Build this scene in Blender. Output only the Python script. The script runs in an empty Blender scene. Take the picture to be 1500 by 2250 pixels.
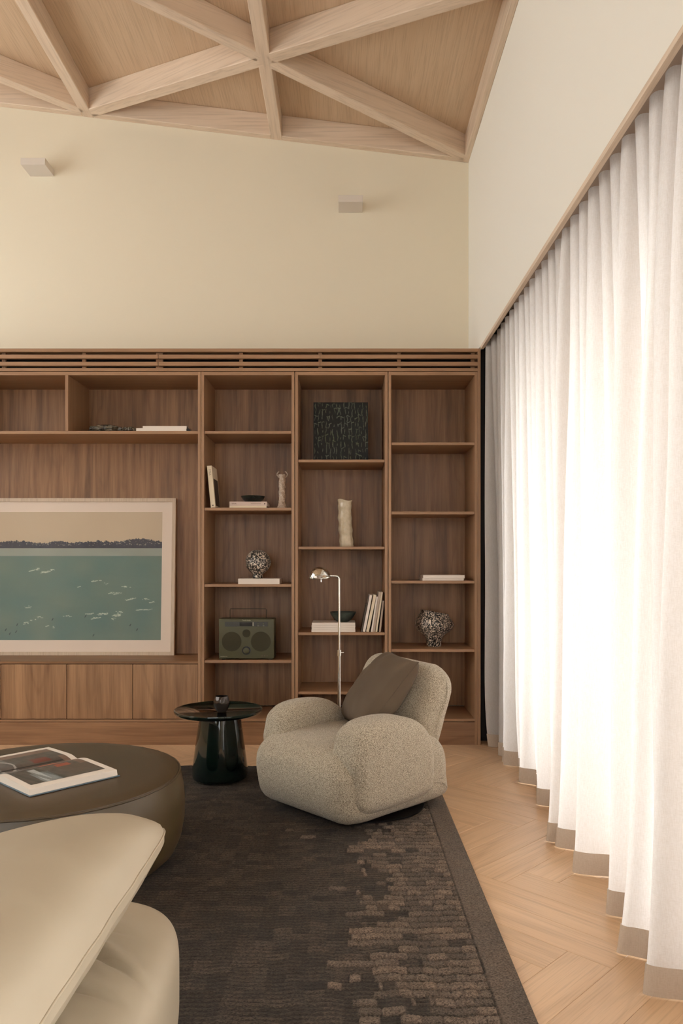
import bpy, math, random
import numpy as np
from mathutils import Vector, Matrix, noise

# ------------------------------------------------------------------ camera, world, lights, exposure
SC = bpy.context.scene
COL = SC.collection
F = 1660.0                       # focal length in pixels of the 1500 px wide frame
cam = bpy.data.cameras.new('camera'); camo = bpy.data.objects.new('camera', cam); COL.objects.link(camo)
cam.sensor_fit = 'HORIZONTAL'; cam.sensor_width = 36.0; cam.lens = F / 1500 * 36
cam.shift_y = 110 / 1500; cam.shift_x = -7 / 1500
cam.clip_start = .05; cam.clip_end = 100
camo.location = (0, 0, 1.3); camo.rotation_euler = (math.pi / 2, 0, 0)
SC.camera = camo

w = bpy.data.worlds.new('world'); SC.world = w; w.use_nodes = True
bg = w.node_tree.nodes['Background']; bg.inputs[0].default_value = (.86, .92, 1, 1); bg.inputs[1].default_value = 1.0

def area(name, loc, rot, sx, sy, power, color):
    l = bpy.data.lights.new(name, 'AREA'); l.shape = 'RECTANGLE'; l.size = sx; l.size_y = sy
    l.energy = power; l.color = color
    o = bpy.data.objects.new(name, l); COL.objects.link(o); o.location = loc; o.rotation_euler = rot
    return o
R90 = math.pi / 2
# daylight outside the curtained window (right), the high window on the left and the window behind the camera
dr = area('daylight_right', (1.85, 1.85, 1.16), (0, R90, 0), 2.6, 6.1, 192, (.985, .985, 1)); dr.data.spread = math.radians(140)
area('daylight_left', (-5.3, 3.3, 2.75), (0, -R90, 0), 2.9, 4.2, 128, (1, .97, .93))
area('daylight_rear', (-1.4, -3.3, 1.9), (R90, 0, 0), 3.6, 2.8, 98, (1, .97, .94))
SC.view_settings.view_transform = 'Standard'; SC.view_settings.look = 'None'
SC.view_settings.gamma = 1; SC.view_settings.use_curve_mapping = False
SC.view_settings.exposure = .20
SC.cycles.max_bounces = 10; SC.cycles.diffuse_bounces = 6; SC.cycles.transmission_bounces = 8
SC.cycles.use_denoising = True; SC.cycles.sample_clamp_indirect = 6

def PX(x, Y): return (x - 757) / F * Y          # metres across at depth Y
def PZ(y, Y): return 1.3 + (1235 - y) / F * Y   # height at depth Y

# ------------------------------------------------------------------ materials
def lin(c):
    return tuple(((v / 255) / 12.92 if v <= 10 else (((v / 255) + .055) / 1.055) ** 2.4) for v in c) + (1,)

class NT:
    def __init__(s, name):
        s.m = bpy.data.materials.new(name); s.m.use_nodes = True
        s.t = s.m.node_tree; s.b = s.t.nodes['Principled BSDF']; s.out = s.t.nodes['Material Output']
    def n(s, typ, **kw):
        nd = s.t.nodes.new('ShaderNode' + typ)
        for k, v in kw.items():
            if k.startswith('i_'):
                k2 = k[2:]; k2 = int(k2) if k2.isdigit() else k2
                nd.inputs[k2].default_value = v
            else: setattr(nd, k, v)
        return nd
    def l(s, a, b): s.t.links.new(a, b)
    def coords(s, scale, rand=True, kind='Object'):
        tc = s.n('TexCoord'); mp = s.n('Mapping'); s.l(tc.outputs[kind], mp.inputs[0]); mp.inputs['Scale'].default_value = scale
        if rand:
            oi = s.n('ObjectInfo'); mu = s.n('Math', operation='MULTIPLY', i_1=37.0); s.l(oi.outputs['Random'], mu.inputs[0])
            cb = s.n('CombineXYZ'); s.l(mu.outputs[0], cb.inputs[0]); s.l(mu.outputs[0], cb.inputs[1]); s.l(mu.outputs[0], cb.inputs[2])
            s.l(cb.outputs[0], mp.inputs['Location'])
        return mp.outputs[0]
    def ramp(s, src, stops):
        r = s.n('ValToRGB'); e = r.color_ramp.elements
        e[0].position, e[0].color = stops[0]; e[1].position, e[1].color = stops[-1]
        for p, c in stops[1:-1]:
            q = e.new(p); q.color = c
        s.l(src, r.inputs[0]); return r.outputs[0]
    def mix(s, fac, a, b, mode='MIX'):
        m = s.n('Mix', data_type='RGBA', blend_type=mode)
        for sock, v in ((m.inputs[0], fac), (m.inputs[6], a), (m.inputs[7], b)):
            if hasattr(v, 'links'): s.l(v, sock)
            else: sock.default_value = v
        return m.outputs[2]
    def bump(s, h, strength, dist=.002):
        b = s.n('Bump', i_Strength=strength, i_Distance=dist); s.l(h, b.inputs['Height']); s.l(b.outputs[0], s.b.inputs['Normal'])
    def set(s, **kw):
        for k, v in kw.items():
            k = k.replace('_', ' ')
            if hasattr(v, 'links'): s.l(v, s.b.inputs[k])
            else: s.b.inputs[k].default_value = v

def plain(name, c, rough=.6, metal=0., **kw):
    t = NT(name); t.set(Base_Color=lin(c), Roughness=rough, Metallic=metal, **kw); return t.m

def wood(name, dark, light, axis, rough=.5, across=26., along=1.6, figure=.35, tint=.10, lines=9., bump=.15):
    """long-grained timber: axis = direction the grain runs (0 x, 1 y, 2 z)"""
    t = NT(name)
    sc = [across] * 3; sc[axis] = along
    n1 = t.n('TexNoise', i_Scale=1., i_Detail=5., i_Roughness=.6, i_Distortion=.25); t.l(t.coords(sc), n1.inputs['Vector'])
    sc2 = [across * 7] * 3; sc2[axis] = along * 3.
    n2 = t.n('TexNoise', i_Scale=1., i_Detail=3., i_Roughness=.6); t.l(t.coords(sc2), n2.inputs['Vector'])
    sc3 = [across * .22] * 3; sc3[axis] = along * .55
    n3 = t.n('TexNoise', i_Scale=1., i_Detail=2., i_Roughness=.45, i_Distortion=.2); t.l(t.coords(sc3), n3.inputs['Vector'])
    mu = t.n('Math', operation='MULTIPLY', i_1=lines * 6.28); t.l(n3.outputs[0], mu.inputs[0])
    sn = t.n('Math', operation='SINE'); t.l(mu.outputs[0], sn.inputs[0])
    fig = t.ramp(sn.outputs[0], [(0., (0, 0, 0, 1)), (.75, (.25, .25, .25, 1)), (1., (1, 1, 1, 1))])
    base = t.ramp(n1.outputs[0], [(.3, lin(dark)), (.7, lin(light))])
    c = t.mix(figure, base, t.mix(1., base, t.mix(fig, (1, 1, 1, 1), (.62, .58, .54, 1)), 'MULTIPLY'))
    pore = t.ramp(n2.outputs[0], [(.36, (.70, .67, .64, 1)), (.52, (1, 1, 1, 1))])
    c = t.mix(.45, c, t.mix(1., c, pore, 'MULTIPLY'))
    oi = t.n('ObjectInfo')
    var = t.ramp(oi.outputs['Random'], [(0., (1 - tint, 1 - tint * 1.15, 1 - tint * 1.3, 1)), (1., (1 + tint, 1 + tint, 1 + tint, 1))])
    c = t.mix(1., c, var, 'MULTIPLY')
    t.set(Base_Color=c, Roughness=rough)
    if bump: t.bump(n2.outputs[0], bump, .0006)
    return t.m

M = {}
M['wall'] = plain('wall_paint', (228, 218, 196), .9)
M['wallr'] = plain('wall_paint_lit', (240, 236, 226), .9)  # wall paint lightened: daylight on the right wall put into the colour
M['panelv'] = wood('veneer_upright', (110, 76, 49), (164, 120, 82), 2, .48, 20, 1.1, .30, .05)
M['panelh'] = wood('veneer_level', (118, 83, 54), (154, 112, 76), 0, .48, 20, 1.1, .15, .04)
M['edgeh'] = wood('edge_level', (146, 109, 78), (166, 127, 94), 0, .5, 30, 1.2, .06, .02, bump=0)
M['edgev'] = wood('edge_upright', (146, 109, 78), (166, 127, 94), 2, .5, 30, 1.2, .06, .02, bump=0)
M['doorv'] = wood('door_veneer', (130, 94, 64), (174, 134, 98), 2, .45, 17, 1.0, .40, .03, 7)
M['plinth'] = wood('plinth_veneer', (124, 89, 62), (162, 122, 88), 0, .45, 15, .9, .40, .03, 7)
M['ceil'] = wood('ceiling_veneer', (196, 168, 138), (205, 179, 150), 1, .6, 16, 1.0, .10, .02, 6)
M['beam_y'] = wood('beam_timber_y', (214, 191, 166), (224, 204, 182), 1, .65, 10, .8, .12, .03, 5)
M['beam_x'] = wood('beam_timber_x', (214, 191, 167), (223, 203, 181), 0, .65, 10, .8, .12, .04, 5)
M['plank'] = wood('oak_plank', (206, 169, 131), (215, 180, 143), 0, .33, 22, 1.1, .24, .05, 6, bump=.08)
M['dark'] = plain('dark_bronze', (30, 25, 21), .5, .3)
M['void'] = plain('cavity_shade', (16, 12, 10), .9)  # near-black colour stands in for the shade inside cavities
M['white'] = plain('white_lacquer', (216, 206, 194), .5)
M['chrome'] = plain('chrome', (222, 218, 210), .13, 1.)
M['chrome_dark'] = plain('smoked_chrome', (120, 105, 88), .2, 1.)
M['black'] = plain('black_metal', (18, 17, 17), .35, .2)
M['gloss_green'] = plain('bottle_green_lacquer', (10, 26, 22), .06, 0., Coat_Weight=.6, Coat_Roughness=.03)
M['radio'] = plain('olive_plastic', (70, 66, 38), .5)
M['radio_dark'] = plain('olive_cloth', (52, 47, 28), .85)
M['radio_panel'] = plain('radio_panel', (42, 37, 25), .35)
M['screen'] = plain('black_glass', (6, 6, 7), .12)
M['print_pale'] = plain('pale_print', (196, 188, 160), .6)
M['print_dark'] = plain('dark_print', (96, 80, 66), .7)
M['page'] = plain('paper', (226, 214, 200), .8)
M['cover_white'] = plain('white_cover', (222, 208, 194), .55)
M['cover_cream'] = plain('cream_cover', (214, 196, 168), .6)
M['cover_pink'] = plain('rose_beige_cover', (196, 172, 158), .6)
M['cover_grey'] = plain('taupe_cover', (170, 150, 132), .6)
M['cover_dark'] = plain('dark_cover', (70, 58, 48), .6)
M['glass'] = plain('window_glass', (240, 244, 244), .03, 0., Transmission_Weight=1., IOR=1.0)

def leather(name, c1, c2, rough, bump=.12):
    t = NT(name)
    n = t.n('TexNoise', i_Scale=3., i_Detail=3.); t.l(t.coords((1, 1, 1), False), n.inputs['Vector'])
    v = t.n('TexVoronoi', i_Scale=420.); t.l(t.coords((1, 1, 1), False), v.inputs['Vector'])
    t.set(Base_Color=t.ramp(n.outputs[0], [(.3, lin(c1)), (.7, lin(c2))]), Roughness=rough)
    t.bump(v.outputs['Distance'], bump, .0006); return t.m
M['ottoman'] = leather('olive_leather', (74, 60, 38), (88, 72, 48), .36)
M['ottoman_top'] = leather('olive_leather_top', (74, 60, 40), (84, 68, 46), .42)
M['sofa'] = leather('cream_leather', (178, 163, 139), (184, 169, 145), .5, .05)
M['suede'] = leather('brown_suede', (88, 72, 56), (98, 82, 64), .85, .02)

t = NT('boucle')                      # speckled wool: cream loops with dark flecks
n1 = t.n('TexNoise', i_Scale=300., i_Detail=2., i_Roughness=.7); t.l(t.coords((1, 1, 1), False), n1.inputs['Vector'])
n2 = t.n('TexVoronoi', i_Scale=300.); t.l(t.coords((1, 1, 1), False), n2.inputs['Vector'])
c = t.ramp(n1.outputs[0], [(.36, lin((98, 86, 70))), (.47, lin((164, 150, 130))), (.62, lin((206, 194, 172)))])
t.set(Base_Color=c, Roughness=.95, Sheen_Weight=.15); t.bump(n2.outputs['Distance'], .6, .003); M['boucle'] = t.m

def cloth(name, c, trans, weave=900., amt=.06):
    t = NT(name)
    n = t.n('TexNoise', i_Scale=1., i_Detail=2., i_Roughness=.6); t.l(t.coords((90, 90, 600), False), n.inputs['Vector'])
    m2 = t.n('TexNoise', i_Scale=1., i_Detail=2.); t.l(t.coords((500, 500, 40), False), m2.inputs['Vector'])
    a = t.ramp(n.outputs[0], [(.35, (1 - amt, 1 - amt * 1.2, 1 - amt * 1.5, 1)), (.6, (1, 1, 1, 1))])
    b = t.ramp(m2.outputs[0], [(.35, (1 - amt, 1 - amt * 1.2, 1 - amt * 1.5, 1)), (.6, (1, 1, 1, 1))])
    col = t.mix(1., t.mix(1., a, b, 'MULTIPLY'), lin(c), 'MULTIPLY')
    d = t.n('BsdfDiffuse'); tr = t.n('BsdfTranslucent'); mx = t.n('MixShader', i_0=trans)
    t.l(col, d.inputs[0]); t.l(col, tr.inputs[0]); t.l(d.outputs[0], mx.inputs[1]); t.l(tr.outputs[0], mx.inputs[2])
    t.l(mx.outputs[0], t.out.inputs[0]); return t.m
M['curtain'] = cloth('sheer_linen', (230, 223, 217), .5)
M['hem'] = cloth('doubled_linen', (190, 172, 154), .14)
M['curtain_end'] = M['curtain']

t = NT('splatter_glaze')              # black ceramic with white splashes
n1 = t.n('TexNoise', i_Scale=80., i_Detail=2., i_Roughness=.55, i_Distortion=1.2); t.l(t.coords((1, 1, 1)), n1.inputs['Vector'])
c = t.ramp(n1.outputs[0], [(.52, lin((16, 12, 10))), (.555, lin((222, 206, 188)))])
t.set(Base_Color=c, Roughness=.3); t.bump(n1.outputs[0], .5, .004); M['splatter'] = t.m

def speck(name, c1, c2, rough, scale=30.):
    t = NT(name); n = t.n('TexNoise', i_Scale=scale, i_Detail=3.); t.l(t.coords((1, 1, 1), False), n.inputs['Vector'])
    t.set(Base_Color=t.ramp(n.outputs[0], [(.35, lin(c1)), (.65, lin(c2))]), Roughness=rough); t.bump(n.outputs[0], .3, .003); return t.m
M['bowl'] = speck('dark_bowl_glaze', (12, 18, 18), (30, 40, 36), .2)
M['bowl_green'] = speck('grey_green_glaze', (40, 48, 42), (62, 70, 60), .45)
M['twist'] = speck('mottled_stoneware', (150, 126, 106), (196, 176, 156), .45, 120.)
M['cream_glaze'] = speck('cream_glaze', (182, 165, 138), (198, 182, 156), .22)
M['rock'] = speck('bronze_shell', (38, 32, 26), (110, 100, 84), .25, 25.)

def attr_mat(name, rough, bump=None):
    t = NT(name); a = t.n('VertexColor', layer_name='paint'); t.set(Base_Color=a.outputs[0], Roughness=rough)
    return t
M['painted'] = attr_mat('painted_paper', .8).m
M['art_gloss'] = attr_mat('thick_black_paint', .75).m
M['printed'] = attr_mat('printed_page', .4).m
t = attr_mat('wool_pile', .95)        # rug: pile colour per block, painted row shade and yarn-scale flecks
a = [n for n in t.t.nodes if n.type == 'VERTEX_COLOR'][0]
n1 = t.n('TexNoise', i_Scale=1., i_Detail=3., i_Roughness=.7); t.l(t.coords((150, 330, 150), False), n1.inputs['Vector'])
n2 = t.n('TexNoise', i_Scale=5., i_Detail=2.); t.l(t.coords((1, 1, 1), False), n2.inputs['Vector'])
f = t.ramp(n1.outputs[0], [(.36, (.30, .28, .26, 1)), (.62, (1.5, 1.47, 1.43, 1))])
c = t.mix(1., a.outputs[0], f, 'MULTIPLY')
c = t.mix(1., c, t.ramp(n2.outputs[0], [(.3, (.85, .85, .87, 1)), (.7, (1.12, 1.08, 1.04, 1))]), 'MULTIPLY')
t.set(Base_Color=c); t.bump(n1.outputs[0], .8, .003); M['rug'] = t.m

t = NT('smoked_glass')
t.set(Base_Color=lin((84, 74, 68)), Roughness=.08, Transmission_Weight=.5, IOR=1.5, Metallic=.35); M['smoked'] = t.m

# ------------------------------------------------------------------ builders
class MB:
    def __init__(s): s.v = []; s.f = []
    def add(s, vs, fs):
        k = len(s.v); s.v += [tuple(p) for p in vs]; s.f += [tuple(i + k for i in f) for f in fs]; return s
    def box(s, x0, x1, y0, y1, z0, z1, b=0.0):
        if b <= 0:
            v = [(x, y, z) for z in (z0, z1) for y in (y0, y1) for x in (x0, x1)]
            return s.add(v, [(0, 2, 3, 1), (4, 5, 7, 6), (0, 1, 5, 4), (2, 6, 7, 3), (0, 4, 6, 2), (1, 3, 7, 5)])
        # chamfered box
        import itertools
        X = (x0, x1); Y = (y0, y1); Z = (z0, z1); v = []; idx = {}
        for i, j, k in itertools.product((0, 1), repeat=3):
            sx, sy, sz = (b, -b)[i], (b, -b)[j], (b, -b)[k]
            for a, p in enumerate(((X[i], Y[j] + sy, Z[k] + sz), (X[i] + sx, Y[j], Z[k] + sz), (X[i] + sx, Y[j] + sy, Z[k]))):
                idx[(i, j, k, a)] = len(v); v.append(p)
        f = []
        for i in (0, 1): f.append([idx[(i, j, k, 0)] for j, k in ((0, 0), (1, 0), (1, 1), (0, 1))][::(-1 if i == 0 else 1)])
        for j in (0, 1): f.append([idx[(i, j, k, 1)] for i, k in ((0, 0), (0, 1), (1, 1), (1, 0))][::(-1 if j == 0 else 1)])
        for k in (0, 1): f.append([idx[(i, j, k, 2)] for i, j in ((0, 0), (1, 0), (1, 1), (0, 1))][::(-1 if k == 0 else 1)])
        for j, k in itertools.product((0, 1), repeat=2): f.append([idx[(0, j, k, 1)], idx[(1, j, k, 1)], idx[(1, j, k, 2)], idx[(0, j, k, 2)]])
        for i, k in itertools.product((0, 1), repeat=2): f.append([idx[(i, 0, k, 0)], idx[(i, 1, k, 0)], idx[(i, 1, k, 2)], idx[(i, 0, k, 2)]])
        for i, j in itertools.product((0, 1), repeat=2): f.append([idx[(i, j, 0, 0)], idx[(i, j, 1, 0)], idx[(i, j, 1, 1)], idx[(i, j, 0, 1)]])
        for i, j, k in itertools.product((0, 1), repeat=3): f.append([idx[(i, j, k, 0)], idx[(i, j, k, 1)], idx[(i, j, k, 2)]])
        return s.add(v, f)
    def prism(s, poly, z0, z1):
        """poly = plan outline; z0, z1 numbers or functions of (x, y)"""
        g = lambda z, p: z(p[0], p[1]) if callable(z) else z
        n = len(poly); v = [(p[0], p[1], g(z0, p)) for p in poly] + [(p[0], p[1], g(z1, p)) for p in poly]
        f = [tuple(range(n))[::-1], tuple(range(n, 2 * n))] + [(i, (i + 1) % n, n + (i + 1) % n, n + i) for i in range(n)]
        return s.add(v, f)
    def lathe(s, prof, cx=0, cy=0, n=48, cap=True, wob=None):
        v = []; f = []
        for (r, z) in prof:
            for i in range(n):
                a = 2 * math.pi * i / n
                rr = r * (wob(a, z) if wob else 1)
                v.append((cx + rr * math.cos(a), cy + rr * math.sin(a), z))
        for k in range(len(prof) - 1):
            for i in range(n):
                j = (i + 1) % n; f.append((k * n + i, k * n + j, (k + 1) * n + j, (k + 1) * n + i))
        if cap: f.append(tuple(range(n))[::-1]); f.append(tuple((len(prof) - 1) * n + i for i in range(n)))
        return s.add(v, f)
    def tube(s, pts, rad, n=12, cap=True):
        pts = [Vector(p) for p in pts]; v = []; f = []
        up = None
        for i, p in enumerate(pts):
            d = ((pts[min(i + 1, len(pts) - 1)] - pts[max(i - 1, 0)])).normalized()
            if up is None: up = d.orthogonal().normalized()
            up = (up - d * up.dot(d)).normalized(); sd = d.cross(up)
            r = rad[i] if isinstance(rad, (list, tuple)) else rad
            for k in range(n):
                a = 2 * math.pi * k / n; v.append(p + up * (r * math.cos(a)) + sd * (r * math.sin(a)))
        for i in range(len(pts) - 1):
            for k in range(n):
                j = (k + 1) % n; f.append((i * n + k, i * n + j, (i + 1) * n + j, (i + 1) * n + k))
        if cap: f.append(tuple(range(n))[::-1]); f.append(tuple((len(pts) - 1) * n + k for k in range(n)))
        return s.add(v, f)
    def grid(s, P):
        """P: (r, c, 3) array-like of points"""
        r = len(P); c = len(P[0]); return s.add([P[i][j] for i in range(r) for j in range(c)],
            [(i * c + j, i * c + j + 1, (i + 1) * c + j + 1, (i + 1) * c + j) for i in range(r - 1) for j in range(c - 1)])
    def puffy(s, c, h, e=5., n=20, disp=None, rot=None):
        """cushion block: superellipsoid from a gridded cube"""
        key = {}; v = []; f = []
        def vid(p):
            k = tuple(round(q, 5) for q in p)
            if k not in key:
                key[k] = len(v); m = (abs(p[0]) ** e + abs(p[1]) ** e + abs(p[2]) ** e) ** (1 / e)
                q = Vector((p[0] / m, p[1] / m, p[2] / m)); d = Vector((q[0] * h[0], q[1] * h[1], q[2] * h[2]))
                if disp: d = disp(q, d)
                if rot: d = rot @ d
                v.append(d + Vector(c))
            return key[k]
        g = [math.tan((2 * i / n - 1) * math.pi / 4) for i in range(n + 1)]
        for ax in range(3):
            for sg in (-1, 1):
                def P(a, b):
                    p = [0, 0, 0]; p[ax] = sg; p[(ax + 1) % 3] = a; p[(ax + 2) % 3] = b; return p
                for i in range(n):
                    for j in range(n):
                        q = [vid(P(g[i], g[j])), vid(P(g[i + 1], g[j])), vid(P(g[i + 1], g[j + 1])), vid(P(g[i], g[j + 1]))]
                        f.append(q if sg > 0 else q[::-1])
        return s.add(v, f)
    def xf(s, m):
        s.v = [tuple(m @ Vector(p)) for p in s.v]; return s

def origin_of(parent):
    o = Vector((0, 0, 0))
    while parent is not None: o += Vector(parent.location); parent = parent.parent
    return o
def obj(name, mb, mat, parent=None, smooth=False, org=None, angle=40):
    o_ = origin_of(parent) if parent is not None else Vector(org or (0, 0, 0))
    me = bpy.data.meshes.new(name)
    me.from_pydata([(p[0] - o_.x, p[1] - o_.y, p[2] - o_.z) for p in mb.v], [], mb.f); me.update()
    import bmesh
    bm = bmesh.new(); bm.from_mesh(me); bmesh.ops.recalc_face_normals(bm, faces=bm.faces); bm.to_mesh(me); bm.free()
    if smooth:
        me.polygons.foreach_set('use_smooth', [True] * len(me.polygons))
        if angle < 180: me.set_sharp_from_angle(angle=math.radians(angle))
    me.materials.append(mat)
    o = bpy.data.objects.new(name, me); COL.objects.link(o)
    if parent is not None: o.parent = parent
    else: o.location = o_
    return o
def tag(o, label, cat, group=None):
    o['label'] = label; o['category'] = cat
    if group: o['group'] = group
    return o
def thing(name, loc, label, cat, group=None):
    o = bpy.data.objects.new(name, None); COL.objects.link(o); o.location = loc; o.empty_display_size = .05
    return tag(o, label, cat, group)
def struct(o): o['kind'] = 'structure'; return o

def text(name, s, size, mat, parent, loc, rot=(R90, 0, 0), ext=.0003, align='CENTER', sx=1.0):
    cu = bpy.data.curves.new(name, 'FONT'); cu.body = s; cu.size = size; cu.extrude = ext; cu.align_x = align; cu.align_y = 'CENTER'; cu.resolution_u = 3
    to = bpy.data.objects.new('tmp', cu); COL.objects.link(to)
    dg = bpy.context.evaluated_depsgraph_get(); me = bpy.data.meshes.new_from_object(to.evaluated_get(dg))
    bpy.data.objects.remove(to); bpy.data.curves.remove(cu)
    me.materials.clear(); me.materials.append(mat); me.name = name
    from mathutils import Euler
    m = Matrix.Translation(Vector(loc) - origin_of(parent)) @ Euler(rot).to_matrix().to_4x4() @ Matrix.Diagonal((sx, 1, 1, 1))
    me.transform(m)
    o = bpy.data.objects.new(name, me); COL.objects.link(o); o.parent = parent; return o

def spline(ctrl, per=8):
    n = len(ctrl); out = []
    for i in range(n):
        p0, p1, p2, p3 = (np.array(ctrl[(i + k - 1) % n], float) for k in range(4))
        for k in range(per):
            t_ = k / per
            out.append(.5 * ((2 * p1) + (-p0 + p2) * t_ + (2 * p0 - 5 * p1 + 4 * p2 - p3) * t_ ** 2 + (-p0 + 3 * p1 - 3 * p2 + p3) * t_ ** 3))
    return np.array(out)

def slab(ctrl, w0, w1, r, bulge0=0., bulge1=0., per=8, layers=7, rings=6, taper=None):
    """upholstered block: closed outline in (f, z) extruded from w0 to w1 with rounded rims of radius r"""
    P = spline(ctrl, per); n = len(P)
    T = np.roll(P, -1, 0) - np.roll(P, 1, 0); T /= np.linalg.norm(T, axis=1)[:, None]
    N = np.stack([T[:, 1], -T[:, 0]], 1)
    area_ = .5 * np.sum(P[:, 0] * np.roll(P[:, 1], -1) - np.roll(P[:, 0], -1) * P[:, 1])
    if area_ > 0: N = -N           # N points inwards
    cen = P.mean(0); rows = []
    def soft(R, k):
        for _ in range(k): R = .5 * R + .25 * (np.roll(R, 1, 0) + np.roll(R, -1, 0))
        return R
    def edge(sgn):
        out = []
        for k in range(layers + 1):
            a = (math.pi / 2) * k / layers
            out.append((soft(P + N * r * (1 - math.cos(a)), 2 * k), (w1 if sgn > 0 else w0) + sgn * (-r + r * math.sin(a))))
        inner, wv = out[-1]; b = bulge1 if sgn > 0 else bulge0
        for k in range(1, rings + 1):
            q = 1 - k / rings; q = max(q, .02)
            out.append((cen + (inner - cen) * q, wv + sgn * b * (1 - q * q)))
        return out
    A = edge(-1)[::-1] + edge(1)
    mb = MB(); v = []
    for pts, wv in A:
        for p in pts: v.append((p[0], wv, p[1]))
    f = []
    for k in range(len(A) - 1):
        for i in range(n):
            j = (i + 1) % n; f.append((k * n + i, k * n + j, (k + 1) * n + j, (k + 1) * n + i))
    f.append(tuple(range(n))); f.append(tuple((len(A) - 1) * n + i for i in range(n))[::-1])
    return mb.add(v, f)

def painted_grid(name, P, C, mat, parent):
    """P (r,c,3) world points, C (r,c,3) linear colours, as one mesh with a colour attribute"""
    r, c = P.shape[:2]; o_ = origin_of(parent)
    V = P.reshape(-1, 3) - np.array(o_)
    i, j = np.meshgrid(np.arange(r - 1), np.arange(c - 1), indexing='ij')
    q = np.stack([i * c + j, i * c + j + 1, (i + 1) * c + j + 1, (i + 1) * c + j], -1).reshape(-1, 4)
    me = bpy.data.meshes.new(name)
    me.vertices.add(len(V)); me.vertices.foreach_set('co', V.ravel().astype(np.float32))
    me.loops.add(q.size); me.loops.foreach_set('vertex_index', q.ravel().astype(np.int32))
    me.polygons.add(len(q)); me.polygons.foreach_set('loop_start', np.arange(0, q.size, 4, dtype=np.int32))
    me.update(calc_edges=True); me.validate()
    ca = me.color_attributes.new('paint', 'FLOAT_COLOR', 'POINT')
    ca.data.foreach_set('color', np.concatenate([C.reshape(-1, 3), np.ones((r * c, 1))], 1).ravel().astype(np.float32))
    me.polygons.foreach_set('use_smooth', np.ones(len(q), bool))
    me.materials.append(mat)
    o = bpy.data.objects.new(name, me); COL.objects.link(o)
    if parent is not None: o.parent = parent
    return o
def L3(*c): return np.array(lin(c)[:3])
def vnoise(shape, cells, seed):
    """smooth value noise on a grid"""
    rg = np.random.RandomState(seed); g = rg.rand(cells[0] + 2, cells[1] + 2)
    y = np.linspace(0, cells[0], shape[0], endpoint=False); x = np.linspace(0, cells[1], shape[1], endpoint=False)
    yi = y.astype(int); xi = x.astype(int); fy = (y - yi)[:, None]; fx = (x - xi)[None]
    fy = fy * fy * (3 - 2 * fy); fx = fx * fx * (3 - 2 * fx)
    a = g[yi][:, xi]; b = g[yi][:, xi + 1]; c_ = g[yi + 1][:, xi]; d = g[yi + 1][:, xi + 1]
    return a * (1 - fy) * (1 - fx) + b * (1 - fy) * fx + c_ * fy * (1 - fx) + d * fy * fx

# ------------------------------------------------------------------ room shell
XL, XR, YB, YF = -5.0, 0.966, 5.9, -3.0
XG = 1.30                                        # glass line of the curtained window
def ZB(x, y=0): return 4.532 - .12 * x           # underside of the beams (roof pitch)
def ZP(x, y=0): return ZB(x) + .165              # ceiling boards

# floor: slab with every herringbone board laid on it
floor = struct(obj('floor', MB().box(XL - .2, XG + .6, YF - .2, YB + .1, -.16, -.012), M['plank']))
PW, PL = .155, .913
rt = math.sqrt(.5); O = Vector((.538, 4.462))
def clip(poly, a, b, c):                         # keep a*x + b*y <= c
    out = []
    for i, p in enumerate(poly):
        q = poly[(i + 1) % len(poly)]; dp = a * p[0] + b * p[1] - c; dq = a * q[0] + b * q[1] - c
        if dp <= 0: out.append(p)
        if dp * dq < 0:
            t_ = dp / (dp - dq); out.append((p[0] + (q[0] - p[0]) * t_, p[1] + (q[1] - p[1]) * t_))
    return out
def plank_mb(poly):
    cx = sum(p[0] for p in poly) / len(poly); cy = sum(p[1] for p in poly) / len(poly)
    n = len(poly); g = .0004; e = .0014; v = []
    def ins(p, d):
        dx, dy = p[0] - cx, p[1] - cy; l = math.hypot(dx, dy) or 1
        return (p[0] - math.copysign(min(d, abs(dx)), dx), p[1] - math.copysign(min(d, abs(dy)), dy))
    for d, z in ((g, -.012), (g, -.0009), (e, 0.)):
        v += [(*ins(p, d), z) for p in poly]
    f = [tuple(range(2 * n, 3 * n))]
    for k in (0, 1):
        for i in range(n): j = (i + 1) % n; f.append((k * n + i, k * n + j, (k + 1) * n + j, (k + 1) * n + i))
    return MB().add(v, f)
shared = {}
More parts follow.
